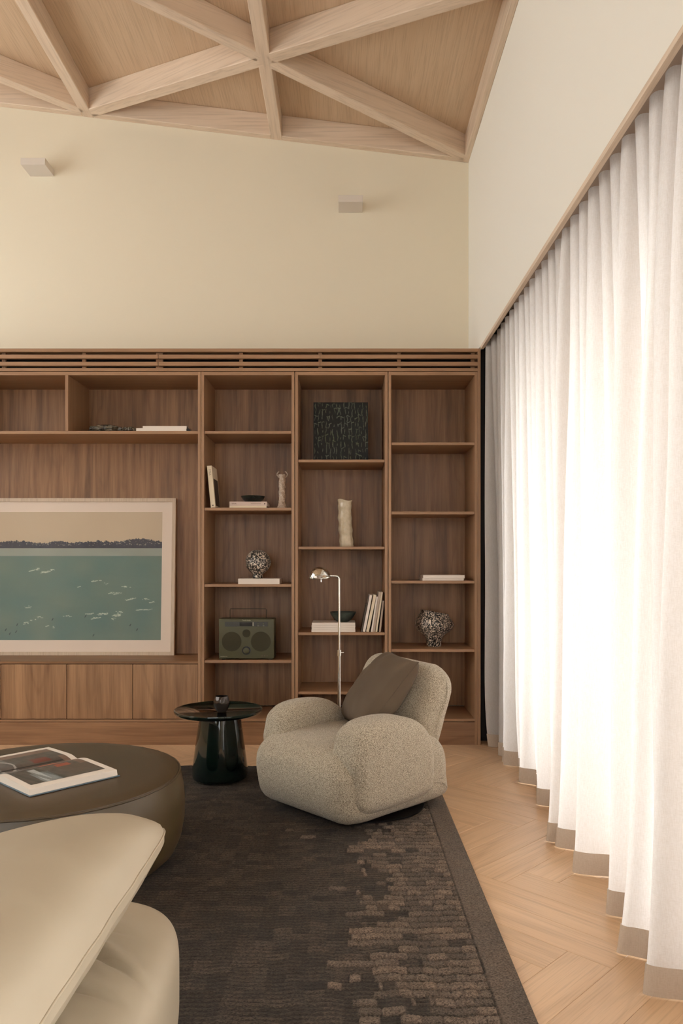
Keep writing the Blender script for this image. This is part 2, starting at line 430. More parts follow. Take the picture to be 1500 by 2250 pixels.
def lay(p0, p1, q0, q1, run):
    """board covering p0..p1 x q0..q1 in the 45 degree frame"""
    def W(p, q): return ((p + q) * rt + O.x, (p - q) * rt + O.y)
    c = W((p0 + p1) / 2, (q0 + q1) / 2)
    ang = math.radians(45 if run == 'p' else -45)
    ca, sa = math.cos(ang), math.sin(ang)
    pts = [W(*k) for k in ((p0, q0), (p1, q0), (p1, q1), (p0, q1))]
    full = pts; pts = clip(clip(clip(clip(pts, 1, 0, XG + .15), -1, 0, -XL), 0, 1, YB), 0, -1, -YF)
    if len(pts) < 3: return None
    if c[0] < -3.4 or c[1] < 1.0: return pts     # far outside the frame: joined below
    if -2.1 < c[0] < .1 and 1.0 < c[1] < 4.3: return pts   # wholly under the rug
    loc = [((x - c[0]) * ca + (y - c[1]) * sa, -(x - c[0]) * sa + (y - c[1]) * ca) for x, y in pts]
    if len(pts) == 4 and all(abs(a[0] - b[0]) + abs(a[1] - b[1]) < 1e-9 for a, b in zip(pts, full)) and run in shared:
        me = shared[run]
    else:
        mb = plank_mb(loc); me = bpy.data.meshes.new('plank'); me.from_pydata(mb.v, [], mb.f); me.materials.append(M['plank'])
        import bmesh
        bm = bmesh.new(); bm.from_mesh(me); bmesh.ops.recalc_face_normals(bm, faces=bm.faces); bm.to_mesh(me); bm.free()
        if me.polygons[0].normal.z < 0: me.flip_normals()
        if len(pts) == 4 and pts == full: shared[run] = me
    o = bpy.data.objects.new('plank', me); COL.objects.link(o); o.location = (c[0], c[1], 0); o.rotation_euler.z = ang; o.parent = floor
    return None
rest = MB()
for i in range(-60, 60):
    for k in range(-9, 10):
        p = i * PW + k * PL; q = i * PW - k * PL
        cx, cy = (p + q) * rt + O.x, (p - q) * rt + O.y
        if not (XL - 1.2 < cx < XG + 1.2 and YF - 1.5 < cy < YB + 1.5): continue
        for a in ((p, p + PL, q, q + PW, 'p'), (p, p + PW, q + PW, q + PW + PL, 'q')):
            left = lay(*a)
            if left: rest.prism(left, -.012, -.0002)
ro = obj('outer_planks', rest, M['plank'], floor); ro['kind'] = 'stuff'

struct(obj('wall_back', MB().box(XL - .2, XG + .6, YB, YB + .2, 0, 5.6), M['wall']))
wl = struct(obj('wall_left', MB().box(XL - .2, XL, YF, 1.2, 0, 5.6).box(XL - .2, XL, 5.4, YB, 0, 5.6)
                .box(XL - .2, XL, 1.2, 5.4, 0, 1.3).box(XL - .2, XL, 1.2, 5.4, 4.2, 5.6), M['wall']))
wr = struct(obj('wall_right', MB().box(XR, XG + .6, YF, YB, 3.02, 5.0).box(XR, XR + .02, YF, YB, 2.835, 3.02)
                .box(XG, XG + .6, YF, 4.97, 2.70, 3.02)
                .box(XG, XG + .2, 4.97, YB, 0, 3.02).box(XG, XG + .2, YF, -.2, 0, 3.02), M['wallr']))
struct(obj('trim_1', MB().box(XR - .001, XR + .021, YF, 5.372, 2.812, 2.835), M['beam_y']))   # oak edging under the bulkhead
wf = struct(obj('wall_front', MB().box(XL, -3.2, YF - .2, YF, 0, 5.6).box(.4, XG + .6, YF - .2, YF, 0, 5.6)
                .box(-3.2, .4, YF - .2, YF, 3.3, 5.6).box(-3.2, .4, YF - .2, YF, 0, .5), M['wall']))
M['recess'] = plain('recess_timber', (150, 124, 102), .7)
struct(obj('trim_3', MB().box(XR + .021, XG, YF, 5.50, 3.008, 3.019).box(XG - .012, XG - .001, YF, 5.50, 2.70, 3.008), M['recess']))   # timber lining of the curtain recess
struct(obj('trim_2', MB().box(XR + .002, XG, 5.50, 5.53, 0, 3.02).box(1.165, XG, 4.975, 5.50, 0, 3.0), M['dark']))                # dark jamb beside the bookcase; unseen pillar, darkened to keep the curtain end shaded

def window(n, axis, pos, a0, a1, z0, z1, bars):
    """glazed frame: axis 'x' = in a plane of constant x"""
    b = MB(); g = []
    def bx(m, u0, u1, w0, w1, d=.03):
        if axis == 'x': m.box(pos - d, pos + d, u0, u1, w0, w1)
        else: m.box(u0, u1, pos - d, pos + d, w0, w1)
    bx(b, a0, a1, z0, z0 + .05); bx(b, a0, a1, z1 - .05, z1)
    edges = [a0] + bars + [a1]
    for e in edges: bx(b, max(a0, e - .03), min(a1, e + .03), z0, z1)
    w_ = struct(obj('window_%d' % n, b, M['dark']))
    for u0, u1 in zip(edges[:-1], edges[1:]):
        m = MB(); bx(m, u0 + .03, u1 - .03, z0 + .05, z1 - .05, .004); obj('pane', m, M['glass'], w_)
    return w_
window(1, 'x', XG + .06, -.2, 4.97, 0, 2.70, [1.1, 2.4, 3.7])
window(2, 'x', XL - .1, 1.2, 5.4, 1.3, 4.2, [2.6, 4.0])
window(3, 'y', YF - .1, -3.2, .4, .5, 3.3, [-2.0, -.8])

# ceiling boards and the triangulated beams under them
ceiling = struct(obj('ceiling', MB().prism([(XL - .2, YF - .2), (XG + .6, YF - .2), (XG + .6, YB + .2), (XL - .2, YB + .2)], ZP, lambda x, y: ZP(x) + .12), M['ceil']))
def beam(a, b, wd, mat, over=0.):
    a = Vector(a); b = Vector(b); d = (b - a).normalized(); n = Vector((-d.y, d.x)) * wd / 2; a = a - d * over; b = b + d * over
    poly = [(a + n), (b + n), (b - n), (a - n)]
    poly = clip(clip([tuple(p) for p in poly], 1, 0, XR), 0, 1, YB)
    ang = math.atan2(d.y, d.x); c = (a + b) / 2; m = MB().prism(poly, ZB, ZP)
    # keep the grain along the beam: local x axis runs with the beam
    me_o = obj('beam', MB(), mat, ceiling)
    R = Matrix.Rotation(-ang, 4, 'Z'); me = bpy.data.meshes.new('beam')
    me.from_pydata([tuple(R @ (Vector(p) - Vector((c.x, c.y, ZB(c.x))))) for p in m.v], [], m.f)
    import bmesh
    bm = bmesh.new(); bm.from_mesh(me); bmesh.ops.recalc_face_normals(bm, faces=bm.faces)
    bmesh.ops.bevel(bm, geom=list(bm.edges), offset=.004, segments=1, affect='EDGES'); bm.to_mesh(me); bm.free()
    me.materials.append(mat); old = me_o.data; me_o.data = me; bpy.data.meshes.remove(old)
    me_o.location = (c.x, c.y, ZB(c.x)); me_o.rotation_euler.z = ang
lines = [.944, -.53, -2.0, -3.47, -4.94]
for i, x in enumerate(lines):
    if i == 0: beam((XR - .021, YF), (XR - .021, YB), .042, M['beam_x'])
    else: beam((x, YF), (x, YB - .0005), .088, M['beam_x'])
bx_ = sorted(lines + [XL])[1:]
for a, b in zip(lines[1:], lines[:-1]):
    beam((a + .044, YB - .03), (b - (.044 if b < .9 else .021), YB - .03), .06, M['beam_x'])
for i in range(4):
    xa, xb = lines[i], lines[i + 1]
    for k in range(5):
        ye, yo = 5.862 - 1.79 * k, 4.967 - 1.79 * k
        y_a, y_b = (ye, yo) if i % 2 == 0 else (yo, ye)
        ha, hb = (.03 if i == 0 else .044), .044
        def seg(x0, y0, x1, y1):
            t0 = ha / abs(x1 - x0); t1 = hb / abs(x1 - x0)
            beam((x0 + (x1 - x0) * t0, y0 + (y1 - y0) * t0), (x1 + (x0 - x1) * t1, y1 + (y0 - y1) * t1), .09, M['beam_x'], .02)
        seg(xa, y_a, xb, y_b)
        if i % 2 == 0: seg(xa, ye - 1.79, xb, yo)
        else: seg(xa, yo, xb, ye - 1.79)

# ------------------------------------------------------------------ joinery
CF = 5.37; CB = 5.85                             # cabinet front and back
SX = lambda x: PX(x, CF)
SZ = lambda y: PZ(y, CF)
def unit_box(name, parent, x0, x1, y0, y1, mat, d0=0., d1=CB - CF, b=.0008):
    """board from pixel bounds on the cabinet's front plane; d0..d1 metres back"""
    return obj(name, MB().box(SX(x0), SX(x1), CF + d0, CF + d1, SZ(y1), SZ(y0), b), mat, parent)
TH = 6.3                                         # board thickness in front-plane pixels (about 20 mm)
def bookcase(x0, x1, shelves, label):
    r = thing('bookcase', (SX((x0 + x1) / 2), (CF + CB) / 2, 0), label, 'bookcase', 'built-in bookcases along the back wall')
    unit_box('side_panel', r, x0, x0 + TH, 816.5, 1638, M['edgev'])
    unit_box('side_panel', r, x1 - TH, x1, 816.5, 1638, M['edgev'])
    unit_box('top_panel', r, x0 + TH, x1 - TH, 817, 824.3, M['edgeh'])
    unit_box('back_panel', r, x0 + TH, x1 - TH, 824.3, 1576, M['panelv'], CB - CF - .03, CB - CF - .012, 0)
    unit_box('base_panel', r, x0 + TH, x1 - TH, 1579.5, 1585.5, M['edgeh'])
    unit_box('plinth', r, x0 + TH, x1 - TH, 1587, 1638, M['plinth'], .001, .02)
    for y in shelves: unit_box('shelf', r, x0 + TH + .6, x1 - TH - .6, y, y + 6, M['edgeh'], .004, CB - CF - .03)
    return r
bookcase(442, 646.6, [946.8, 1115.5, 1283.6, 1451], 'oak bookcase with the green radio on its lowest shelf')
bookcase(648, 851.6, [1009.6, 1201, 1389.8, 1520], 'oak bookcase with the black artwork, behind the floor lamp')
bookcase(853, 1049, [971.8, 1124, 1276, 1426.6], 'oak bookcase next to the curtain, four shelves, wide-mouthed vase')
m = thing('media_cabinet', (SX(120), (CF + CB) / 2, 0), 'oak wall unit with row of doors holding the framed seascape', 'cabinet')
XLf = -289.5
unit_box('side_panel', m, 434.6, 441, 816.5, 1638, M['edgev'])
unit_box('side_panel', m, XLf - TH, XLf, 816.5, 1638, M['edgev'])
unit_box('top_panel', m, XLf, 434.6, 817, 824.3, M['edgeh'])
unit_box('shelf', m, XLf, 434.6, 946.8, 953.4, M['edgeh'], .002, CB - CF - .03)
unit_box('divider', m, 143, 149.4, 824.3, 946.8, M['edgev'], .002, CB - CF - .03)
unit_box('divider', m, -149, -142.6, 824.3, 946.8, M['edgev'], .002, CB - CF - .03)
nb = 1; ws = (434.6 - XLf) / nb
for k in range(nb):
    obj('back_panel', MB().box(SX(XLf + ws * k) + .0006, SX(XLf + ws * (k + 1)) - .0006, CB - .03, CB - .012, SZ(1453), SZ(824.3)), M['panelv'], m)
unit_box('worktop', m, XLf, 434.6, 1453.4, 1458.4, M['panelh'])
e = [434.4 + .4, 291.4, 146.6, 1.7, -143.3, XLf + .6]
for a, b in zip(e[1:], e[:-1]):
    obj('door', MB().box(SX(a) + .0022, SX(b) - .0022, CF + .001, CF + .02, SZ(1579.7), SZ(1459.8), .0012), M['doorv'], m)
unit_box('base_panel', m, XLf, 434.6, 1581, 1585.8, M['edgeh'])
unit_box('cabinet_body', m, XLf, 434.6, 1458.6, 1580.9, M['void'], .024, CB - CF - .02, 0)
unit_box('plinth', m, XLf, 434.6, 1587, 1638, M['plinth'], .001, .02)
# right hand end panel, full height
tag(obj('end_panel', MB().box(SX(1049.4), XR - .0005, CF - .002, YB - .002, 0, SZ(765.6), .001), M['edgev']),
    'tall narrow oak end panel closing the wall unit beside the curtain', 'panel')
# slatted grille over the units
v_ = thing('vent_grille', (SX(390), CF + .1, SZ(816)), 'long slatted oak air grille running above the bookcases', 'vent')
unit_box('top_board', v_, XLf, 1049.2, 765.6, 773, M['edgeh'], 0, YB - CF - .01)
unit_box('bottom_board', v_, XLf, 1049.2, 808.6, 815.4, M['edgeh'], 0, CB - CF)
for y0, y1 in ((778.8, 787.4), (794.6, 803.2)):
    for xa, xb in ((XLf, 346.7), (347.7, 702.5), (703.3, 1049)):
        unit_box('slat', v_, xa, xb, y0, y1, M['edgeh'], .002, .03)
for x in (4, 181, 344, 352, 528, 703, 877, 1040, -175):
    unit_box('spacer', v_, x - 4, x + 4, 773, 808.6, M['panelv'], .03, .055)
unit_box('shade_board', v_, XLf, 1049, 773, 808.6, M['void'], .20, .21, 0)  # black sheet painting the shade seen between the slats

# wall lights
def sconce(x0, x1, yt, yb, yf, label):
    Yf = 5.72; X0 = PX(x0, Yf); X1 = PX(x1, Yf); Z0 = PZ(yb, Yf); Z1 = PZ(yt, Yf)
    r = thing('wall_light', ((X0 + X1) / 2, YB, Z0), label, 'wall light', 'white box wall lights')
    h = MB().box(X0, X1, Yf, YB - .001, Z0, Z1, .0015); obj('housing', h, M['white'], r)
    obj('diffuser', MB().box(X0 + .015, X1 - .015, Yf + .015, YB - .02, Z1 - .001, Z1 + .001), M['page'], r)
sconce(45, 99, 346.6, 361.4, 388, 'white box wall light high on the wall, the left one, above the wall unit')
sconce(743, 797, 429, 443.3, 468, 'white box wall light on the wall above the bookcase with black artwork')

# ------------------------------------------------------------------ curtain
rg = random.Random(4)
fronts = [(5.30, .015, .10), (5.10, .07, .09), (4.88, .10, .10), (4.62, .05, .07), (4.43, .085, .08), (4.20, .03, .05), (4.07, .07, .08), (3.78, .05, .08),
          (3.48, .15, .11), (3.19, .12, .09), (2.98, .05, .05), (2.81, .11, .08), (2.66, .04, .04), (2.50, .17, .09), (2.29, .14, .08), (2.10, .08, .06), (1.9, .14, .08), (1.65, .12, .09), (1.35, .13, .09), (1.05, .12, .08)]
Z1C = 2.858
def curtain_pt(s, z):
    t_ = z / Z1C
    k = (s - 2.525) / .127; fold = math.floor(k + .5)
    h1 = noise.noise(Vector((fold * 1.7, 3.1, 0))); 
    wv = math.cos(2 * math.pi * k)
    wv = math.copysign(abs(wv) ** .62, wv)
    drift = .05 * noise.noise(Vector((fold * .9, z * .5, 7.))) * (1 - t_)
    at = .062 * (.58 + .42 * t_ ** .6) * (1 + (h1 * 2.3) * (1 - t_))
    x = 1.083 - at * wv
    xb = 0.
    for c, A, wd in fronts:
        d = (s - c - .10 * noise.noise(Vector((c * 2, z * .6, 2.))) * t_) / wd; xb += A * math.exp(-d * d)
    flare = 1 + .35 * math.exp(-z / .22)
    x -= (xb - .055) * (1 - t_) ** .75 * flare
    x += .012 * noise.noise(Vector((s * 6, z * 1.2, 0))) * (1 - t_)
    q_ = min(1, max(0, (s - 5.08) / .22)); x -= .030 * q_ * q_ * (3 - 2 * q_)
    y = s + drift + .012 * math.sin(4 * math.pi * k) * t_
    return (x, y, z)
cur = thing('curtain', (1.08, 3.1, 0), 'floor-length sheer white linen curtain glowing with daylight, wavy folds', 'curtain')
S = [.75 + (5.36 - .75) * i / 900 for i in range(901)]
def hem_z(s): return .094 + .010 * noise.noise(Vector((s * 3., 0, 0)))
ZZ = [0, .03, .07, .12, .18, .26, .36, .48, .62, .78, .95, 1.13, 1.32, 1.52, 1.72, 1.92, 2.1, 2.27, 2.42, 2.55, 2.65, 2.72, 2.758]
obj('drape', MB().grid([[curtain_pt(s, hem_z(s) + zz * (Z1C - hem_z(s)) / 2.758) for s in S] for zz in ZZ]), M['curtain'], cur, True, angle=180)
def hem_pt(s, z):
    x, y, zz = curtain_pt(s, z); return (x - .004, y, z)
obj('hem', MB().grid([[hem_pt(s, .004 + (hem_z(s) - .004) * j / 5) for s in S] for j in range(6)]), M['hem'], cur, True, angle=180)
tr = thing('curtain_track', (1.083, 3., 2.99), 'dark curtain track with small gliders inside the recess', 'curtain track')
obj('rail', MB().box(1.068, 1.098, .4, 5.45, 2.975, 3.007), M['recess'], tr)
for i in range(5):
    y = 5.47 - i * .035
    obj('glider', MB().box(1.060 - .006 * i, 1.078 - .006 * i, y - .004, y + .004, 2.79 + .012 * i, 2.800 + .012 * i).box(1.072, 1.076, y - .003, y + .003, 2.79 + .012 * i, 2.976), M['chrome_dark'], tr)

# ------------------------------------------------------------------ rug
RX0, RX1, RY0, RY1 = -2.35, .545, .3, 4.795
Xs = np.concatenate([np.arange(RX0 + .02, -.78, .05), np.arange(-.78, -.1, .006), np.arange(-.1, RX1 - .008, .0042), [RX1 - .006, RX1]])
Ys = np.concatenate([np.arange(RY0, 2.0, .1), np.arange(2.0, RY1 - .008, .0055), [RY1 - .006, RY1]])
gx, gy = np.meshgrid(Xs, Ys)
rs = np.random.RandomState(5)
wob = .004 * np.sin(gx * 23 + gy * 3) + .003 * np.sin(gx * 61 + gy * 9)
bp = .043; row = np.floor((gy + wob) / bp).astype(int); vr = ((gy + wob) / bp) % 1
bw = .038 + .040 * rs.rand(200)[row % 200]; shf = rs.rand(200)[row % 200]
bi = np.floor((gx + 3) / bw + shf * 5).astype(int); ub = ((gx + 3) / bw + shf * 5) % 1
tab = rs.rand(400, 400); rv = tab[row % 400, bi % 400]; rv2 = tab[(row * 7 + 3) % 400, (bi * 5 + 11) % 400]
thr = np.interp(gx, [-.75, -.35, .0, .12, .25, .41], [1.01, .998, .94, .42, .03, .02])
blk = (rv > thr) & (gx < .437)
lo = np.clip(np.minimum(vr / .20, (1 - vr) / .36), 0, 1); ed = np.clip(np.minimum(ub, 1 - ub) * bw / .006, 0, 1)
hb_ = lo ** .75 * (.45 + .55 * ed) * (.0075 + .0040 * rv2)
fine = .0042 * np.abs(np.sin(np.pi * (gy + wob) / .0215)) ** .7 * (.6 + .8 * tab[(row * 3) % 400, np.floor((gx + 3) / .11).astype(int) % 400])
loop = .0017 * np.sin((gx + .35 * (gy % bp)) * 2 * np.pi / .0125 + 9 * rv)
bor = np.clip((gx - .437) / .01, 0, 1)
h = np.where(blk, hb_ + loop, fine) * (1 - bor) + bor * .0045 + bor * .0012 * rs.rand(*gx.shape)
h += .0008 * rs.rand(*gx.shape)
z = .006 + h; z[:, -1] = .0008; z[:, 0] = .0008; z[0] = .0008; z[-1] = .0008
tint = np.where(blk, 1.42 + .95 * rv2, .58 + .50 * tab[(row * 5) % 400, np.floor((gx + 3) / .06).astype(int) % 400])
tint = np.where(bor > .5, 1.5, tint) * (.30 + .70 * np.clip(h / np.where(blk, .0075, .0045), 0, 1) ** 1.2)  # hollows between pile rows darkened as painted shade
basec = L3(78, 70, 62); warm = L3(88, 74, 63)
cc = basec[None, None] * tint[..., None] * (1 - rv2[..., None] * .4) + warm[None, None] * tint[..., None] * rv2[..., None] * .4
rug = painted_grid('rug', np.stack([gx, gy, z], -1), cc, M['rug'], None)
tag(rug, 'large dark brown hand-knotted wool rug under armchair and ottoman', 'rug')

# ------------------------------------------------------------------ armchair
AC = Vector((.052, 4.035, .018)); Fd = Vector((-.722, -.692, 0)); Sd = Vector((.692, -.722, 0))
AM = Matrix(((Fd.x, Sd.x, 0, AC.x), (Fd.y, Sd.y, 0, AC.y), (0, 0, 1, AC.z), (0, 0, 0, 1)))
ac = thing('armchair', AC, 'plump grey-beige boucle swivel armchair on the rug', 'armchair')
seat_o = [(.45, .22), (.437, .31), (.365, .375), (.22, .40), (-.05, .40), (-.27, .38), (-.365, .31), (-.39, .22), (-.388, .11), (-.345, .035), (-.2, .02), (.1, .022), (.27, .022), (.375, .045), (.43, .12)]
def skirt(mb):
    mb.v = [(x, y * (1 + .085 * min(1, max(0, (.15 - z_) / .09))), z_) for x, y, z_ in mb.v]; return mb
obj('seat', skirt(slab(seat_o, -.355, .375, .132, .02, .01)).xf(AM), M['boucle'], ac, True, angle=180)
arm_o = [(.372, .40), (.352, .465), (.28, .512), (.17, .525), (.03, .515), (-.08, .480), (-.155, .42), (-.195, .33), (-.20, .23), (-.192, .14), (-.14, .092), (.0, .082), (.15, .080), (.27, .084), (.335, .11), (.355, .16), (.358, .22), (.372, .28), (.385, .34)]
obj('arm', slab(arm_o, .20, .415, .065, 0, .008).xf(AM), M['boucle'], ac, True, angle=180)
obj('arm', slab([(a - .025 * (a > 0), b + .008) for a, b in arm_o], -.375, -.18, .075, .008, 0).xf(AM), M['boucle'], ac, True, angle=180)
back_o = [(-.20, .33), (-.215, .45), (-.255, .58), (-.29, .68), (-.335, .745), (-.405, .75), (-.455, .69), (-.455, .60), (-.425, .45), (-.385, .30), (-.34, .22), (-.25, .24)]
def back_taper(mb):
    out = []
    for (x, y, z_) in mb.v:
        q = .84 + .16 * min(1, max(0, (z_ - .2) / .40)) - .10 * max(0, (z_ - .60) / .15) ** 2; out.append((x, y * q + .012, z_ - .06 * max(0, y / .33) ** 2 * max(0, (z_ - .45) / .30) - .02 * max(0, -y / .33) ** 3 * max(0, (z_ - .5) / .25)))
    mb.v = out; return mb
obj('backrest', back_taper(slab(back_o, -.285, .325, .085, .012, .012)).xf(AM), M['boucle'], ac, True, angle=180)
bs = MB().lathe([(.30, 0), (.315, .003), (.315, .010), (.30, .013), (.1, .014), (.1, .04)], AC.x + .055, AC.y - .02, 64); bs.v = [(a, b, c_ + AC.z) for a, b, c_ in bs.v]
obj('swivel_base', bs, M['black'], ac, True)

def cushion(P00, e1, e2, thick, n=28, pinch=.05, e=.42, wr=0., seed=0):
    """square cushion: corner P00, edge vectors e1 and e2"""
    e1 = Vector(e1); e2 = Vector(e2); nn = e1.cross(e2).normalized(); c = Vector(P00) + e1 / 2 + e2 / 2
    def pt(i, j, sg):
        u = 2 * i / n - 1; v = 2 * j / n - 1
        u = math.sin(u * math.pi / 2) * .35 + u * .65; v = math.sin(v * math.pi / 2) * .35 + v * .65
        uu = u * (1 - pinch * (1 - v * v)); vv = v * (1 - pinch * (1 - u * u))
        hh = thick / 2 * (max(0, (1 - u * u) * (1 - v * v))) ** e
        if wr and hh > 0:
            hh += wr * noise.noise(Vector((u * 3 + seed, v * 3, sg))) * min(1, hh / thick * 4)
        return c + e1 / 2 * uu + e2 / 2 * vv + nn * (sg * hh)
    mb = MB()
    mb.grid([[pt(i, j, 1) for j in range(n + 1)] for i in range(n + 1)])
    mb.grid([[pt(i, j, -1) for j in range(n + 1)] for i in range(n + 1)])
    rim = [pt(i, 0, 0) for i in range(n)] + [pt(n, j, 0) for j in range(n)] + [pt(i, n, 0) for i in range(n, 0, -1)] + [pt(0, j, 0) for j in range(n, 0, -1)]
    return mb, rim
mb, rim = cushion((-.015, 4.285, .42), (.115, -.40, -.005), (.285, .065, .36), .235, e=.36, wr=.010)
cu = obj('cushion', mb, M['suede'], None, True, org=(.15, 4.15, .41), angle=180)
tag(cu, 'square brown suede cushion leaning on the armchair backrest', 'cushion')
obj('piping', MB().tube(rim + [rim[0]], .0035, 6, False), M['suede'], cu, True, angle=180)

# ------------------------------------------------------------------ side table and glass
TX, TY = -.752, 4.50
st = thing('side_table', (TX, TY, .018), 'round glossy dark green side table with tapered pedestal', 'side table')
obj('table_top', MB().lathe([(.02, .394), (.20, .396), (.247, .402), (.2585, .411), (.2615, .420), (.2595, .427), (.254, .4285), (.248, .427), (.243, .4235), (.02, .4235)], TX, TY, 96), M['gloss_green'], st, True)
obj('pedestal', MB().lathe([(.150, .018), (.160, .024), (.164, .04), (.163, .08), (.120, .396)], TX + .01, TY, 80), M['gloss_green'], st, True)
gx_, gy_ = PX(487, 4.44), 4.44
gl = thing('tumbler', (gx_, gy_, .4235), 'small faceted smoky glass tumbler on the green side table', 'glass')
fac = lambda a, z_: 1 - .05 * abs(math.sin(a * 4.5 + (z_ - .43) * 18))
obj('bowl', MB().lathe([(.026, .4238), (.031, .427), (.041, .445), (.0475, .465), (.0475, .485), (.041, .508), (.0385, .513), (.037, .512), (.0445, .485), (.0445, .465), (.036, .445), (.02, .438)], gx_, gy_, 54, wob=fac), M['smoked'], gl, True, angle=25)

# ------------------------------------------------------------------ floor lamp
LX, LY = PX(745, 4.93), 4.93
fl = thing('floor_lamp', (LX, LY, 0), 'slim chrome floor lamp with dome shade behind the armchair', 'floor lamp')
obj('base', MB().lathe([(.11, .0), (.118, .003), (.118, .012), (.11, .017), (.02, .02), (.012, .05)], LX, LY, 48), M['chrome'], fl, True)
obj('lower_pole', MB().tube([(LX, LY, .02), (LX, LY, PZ(1437, LY))], .0105, 20), M['chrome'], fl, True)
obj('collar', MB().tube([(LX, LY, PZ(1441, LY)), (LX, LY, PZ(1428, LY))], .0150, 20).tube([(LX + .012, LY, PZ(1434, LY)), (LX + .03, LY, PZ(1434, LY))], .004, 10), M['chrome'], fl, True)
zt = PZ(1270, LY); pts = [(LX, LY, PZ(1432, LY)), (LX, LY, zt - .03)]
for k in range(9):
    a = R90 * k / 8; pts.append((LX - .025 + .025 * math.cos(a), LY, zt - .012 + .024 * math.sin(a) * 1.05))
pts.append((PX(716, LY), LY, PZ(1265, LY)))
obj('upper_pole', MB().tube(pts, .0072, 16), M['chrome'], fl, True)
# dome shade: half sphere tipped towards the camera, open underneath
R_ = .070; sc_ = Vector((PX(702, LY), LY, PZ(1269, LY)))
prof = [(R_ * math.sin(a), R_ * math.cos(a)) for a in [math.radians(2 + 88 * k / 16) for k in range(17)]]
dm = MB().lathe(prof, 0, 0, 48, False).lathe([(r * .965, z_ * .965) for r, z_ in prof], 0, 0, 48, False).lathe([(R_ * .965, 0), (R_ * 1.03, 0), (R_ * 1.03, .006), (R_, .008)], 0, 0, 48, False)
TM = Matrix.Translation(sc_) @ Matrix.Rotation(math.radians(-4), 4, 'Y') @ Matrix.Rotation(math.radians(-12), 4, 'X')
obj('lamp_shade', dm.xf(TM), M['chrome'], fl, True)
obj('bulb', MB().puffy((0, 0, .018), (.022, .022, .026), 2., 8).xf(TM), M['page'], fl, True)
obj('switch', MB().tube([sc_ + Vector((.012, -.05, -.004)), sc_ + Vector((.012, -.052, -.028))], .0035, 10).puffy(sc_ + Vector((.014, -.052, -.004)), (.008, .008, .008), 2., 6), M['chrome'], fl, True)

# ------------------------------------------------------------------ ottoman
OX, OY = -1.30, 3.25
ot = thing('ottoman', (OX, OY, .018), 'large round olive brown leather ottoman on the rug, magazine on top', 'ottoman')
body = [(.50, .018), (.535, .026), (.562, .05), (.585, .10), (.598, .17), (.601, .24), (.595, .31), (.585, .358), (.578, .376)]
obj('body', MB().lathe(body, OX, OY, 128), M['ottoman'], ot, True)
topp = [(.577, .374), (.572, .384), (.555, .390), (.50, .394), (.40, .397), (.2, .399), (.02, .400)]
obj('top', MB().lathe(topp, OX, OY, 128), M['ottoman_top'], ot, True)
ring = [(OX + .579 * math.cos(2 * math.pi * k / 128), OY + .579 * math.sin(2 * math.pi * k / 128), .379 + .0006 * math.sin(k * 1.9)) for k in range(129)]
obj('piping', MB().tube(ring, .0042, 8, False), M['ottoman_top'], ot, True)
for a in (-math.radians(58), math.radians(120)):
    sm = [(OX + (r + .0012) * math.cos(a), OY + (r + .0012) * math.sin(a), z_) for r, z_ in body[1:]]
    obj('seam', MB().tube(sm, .0018, 6), M['ottoman_top'], ot, True)

# open magazine on the ottoman
g_ = Vector((-.677, -.736, 0)).normalized(); w_ = Vector((.736, -.677, 0)).normalized(); G0 = Vector((-1.203, 3.408, 0)); H_ = .375
mg = thing('open_book', (-1.3, 3.2, .3995), 'thick photo book lying open on the olive ottoman', 'book')
def page_h(t_, wd, th):                          # height of the page surface at distance t_ from the gutter
    q = t_ / wd; return .4025 + th * (.45 + .62 * math.sin(min(1, q / .28) * R90) - .07 * q ** 2 * 2 - (.0 if q < .28 else .10 * (q - .28)))
def lin_w(side, wd, th, name):
    N_ = 24; top = [[G0 + g_ * (H_ * j / 8) + w_ * (side * wd * i / N_) + Vector((0, 0, page_h(wd * i / N_, wd, th))) for j in range(9)] for i in range(N_ + 1)]
    bot = [[Vector((p.x, p.y, .4025)) + w_ * side * .006 * (i / N_) for p in rw] for i, rw in enumerate(top)]
    mb = MB().grid(top).grid(bot); mb.grid([[top[i][0] for i in range(N_ + 1)], [bot[i][0] for i in range(N_ + 1)]])
    mb.grid([[top[i][-1] for i in range(N_ + 1)], [bot[i][-1] for i in range(N_ + 1)]]); mb.grid([top[-1], bot[-1]])
    obj('pages', mb, M['page'], mg, True, angle=35)
lin_w(1, .33, .026, 'r'); lin_w(-1, .28, .020, 'l')
cv = [G0 + w_ * .345 - g_ * .006, G0 + w_ * .345 + g_ * (H_ + .006), G0 - w_ * .29 + g_ * (H_ + .006), G0 - w_ * .29 - g_ * .006]
cover = thing_cover = None
cvm = MB().prism([(p.x, p.y) for p in cv], .3998, .4022); M['cover_blue'] = plain('blue_cover', (96, 116, 132), .4)
obj('cover', cvm, M['cover_blue'], mg)
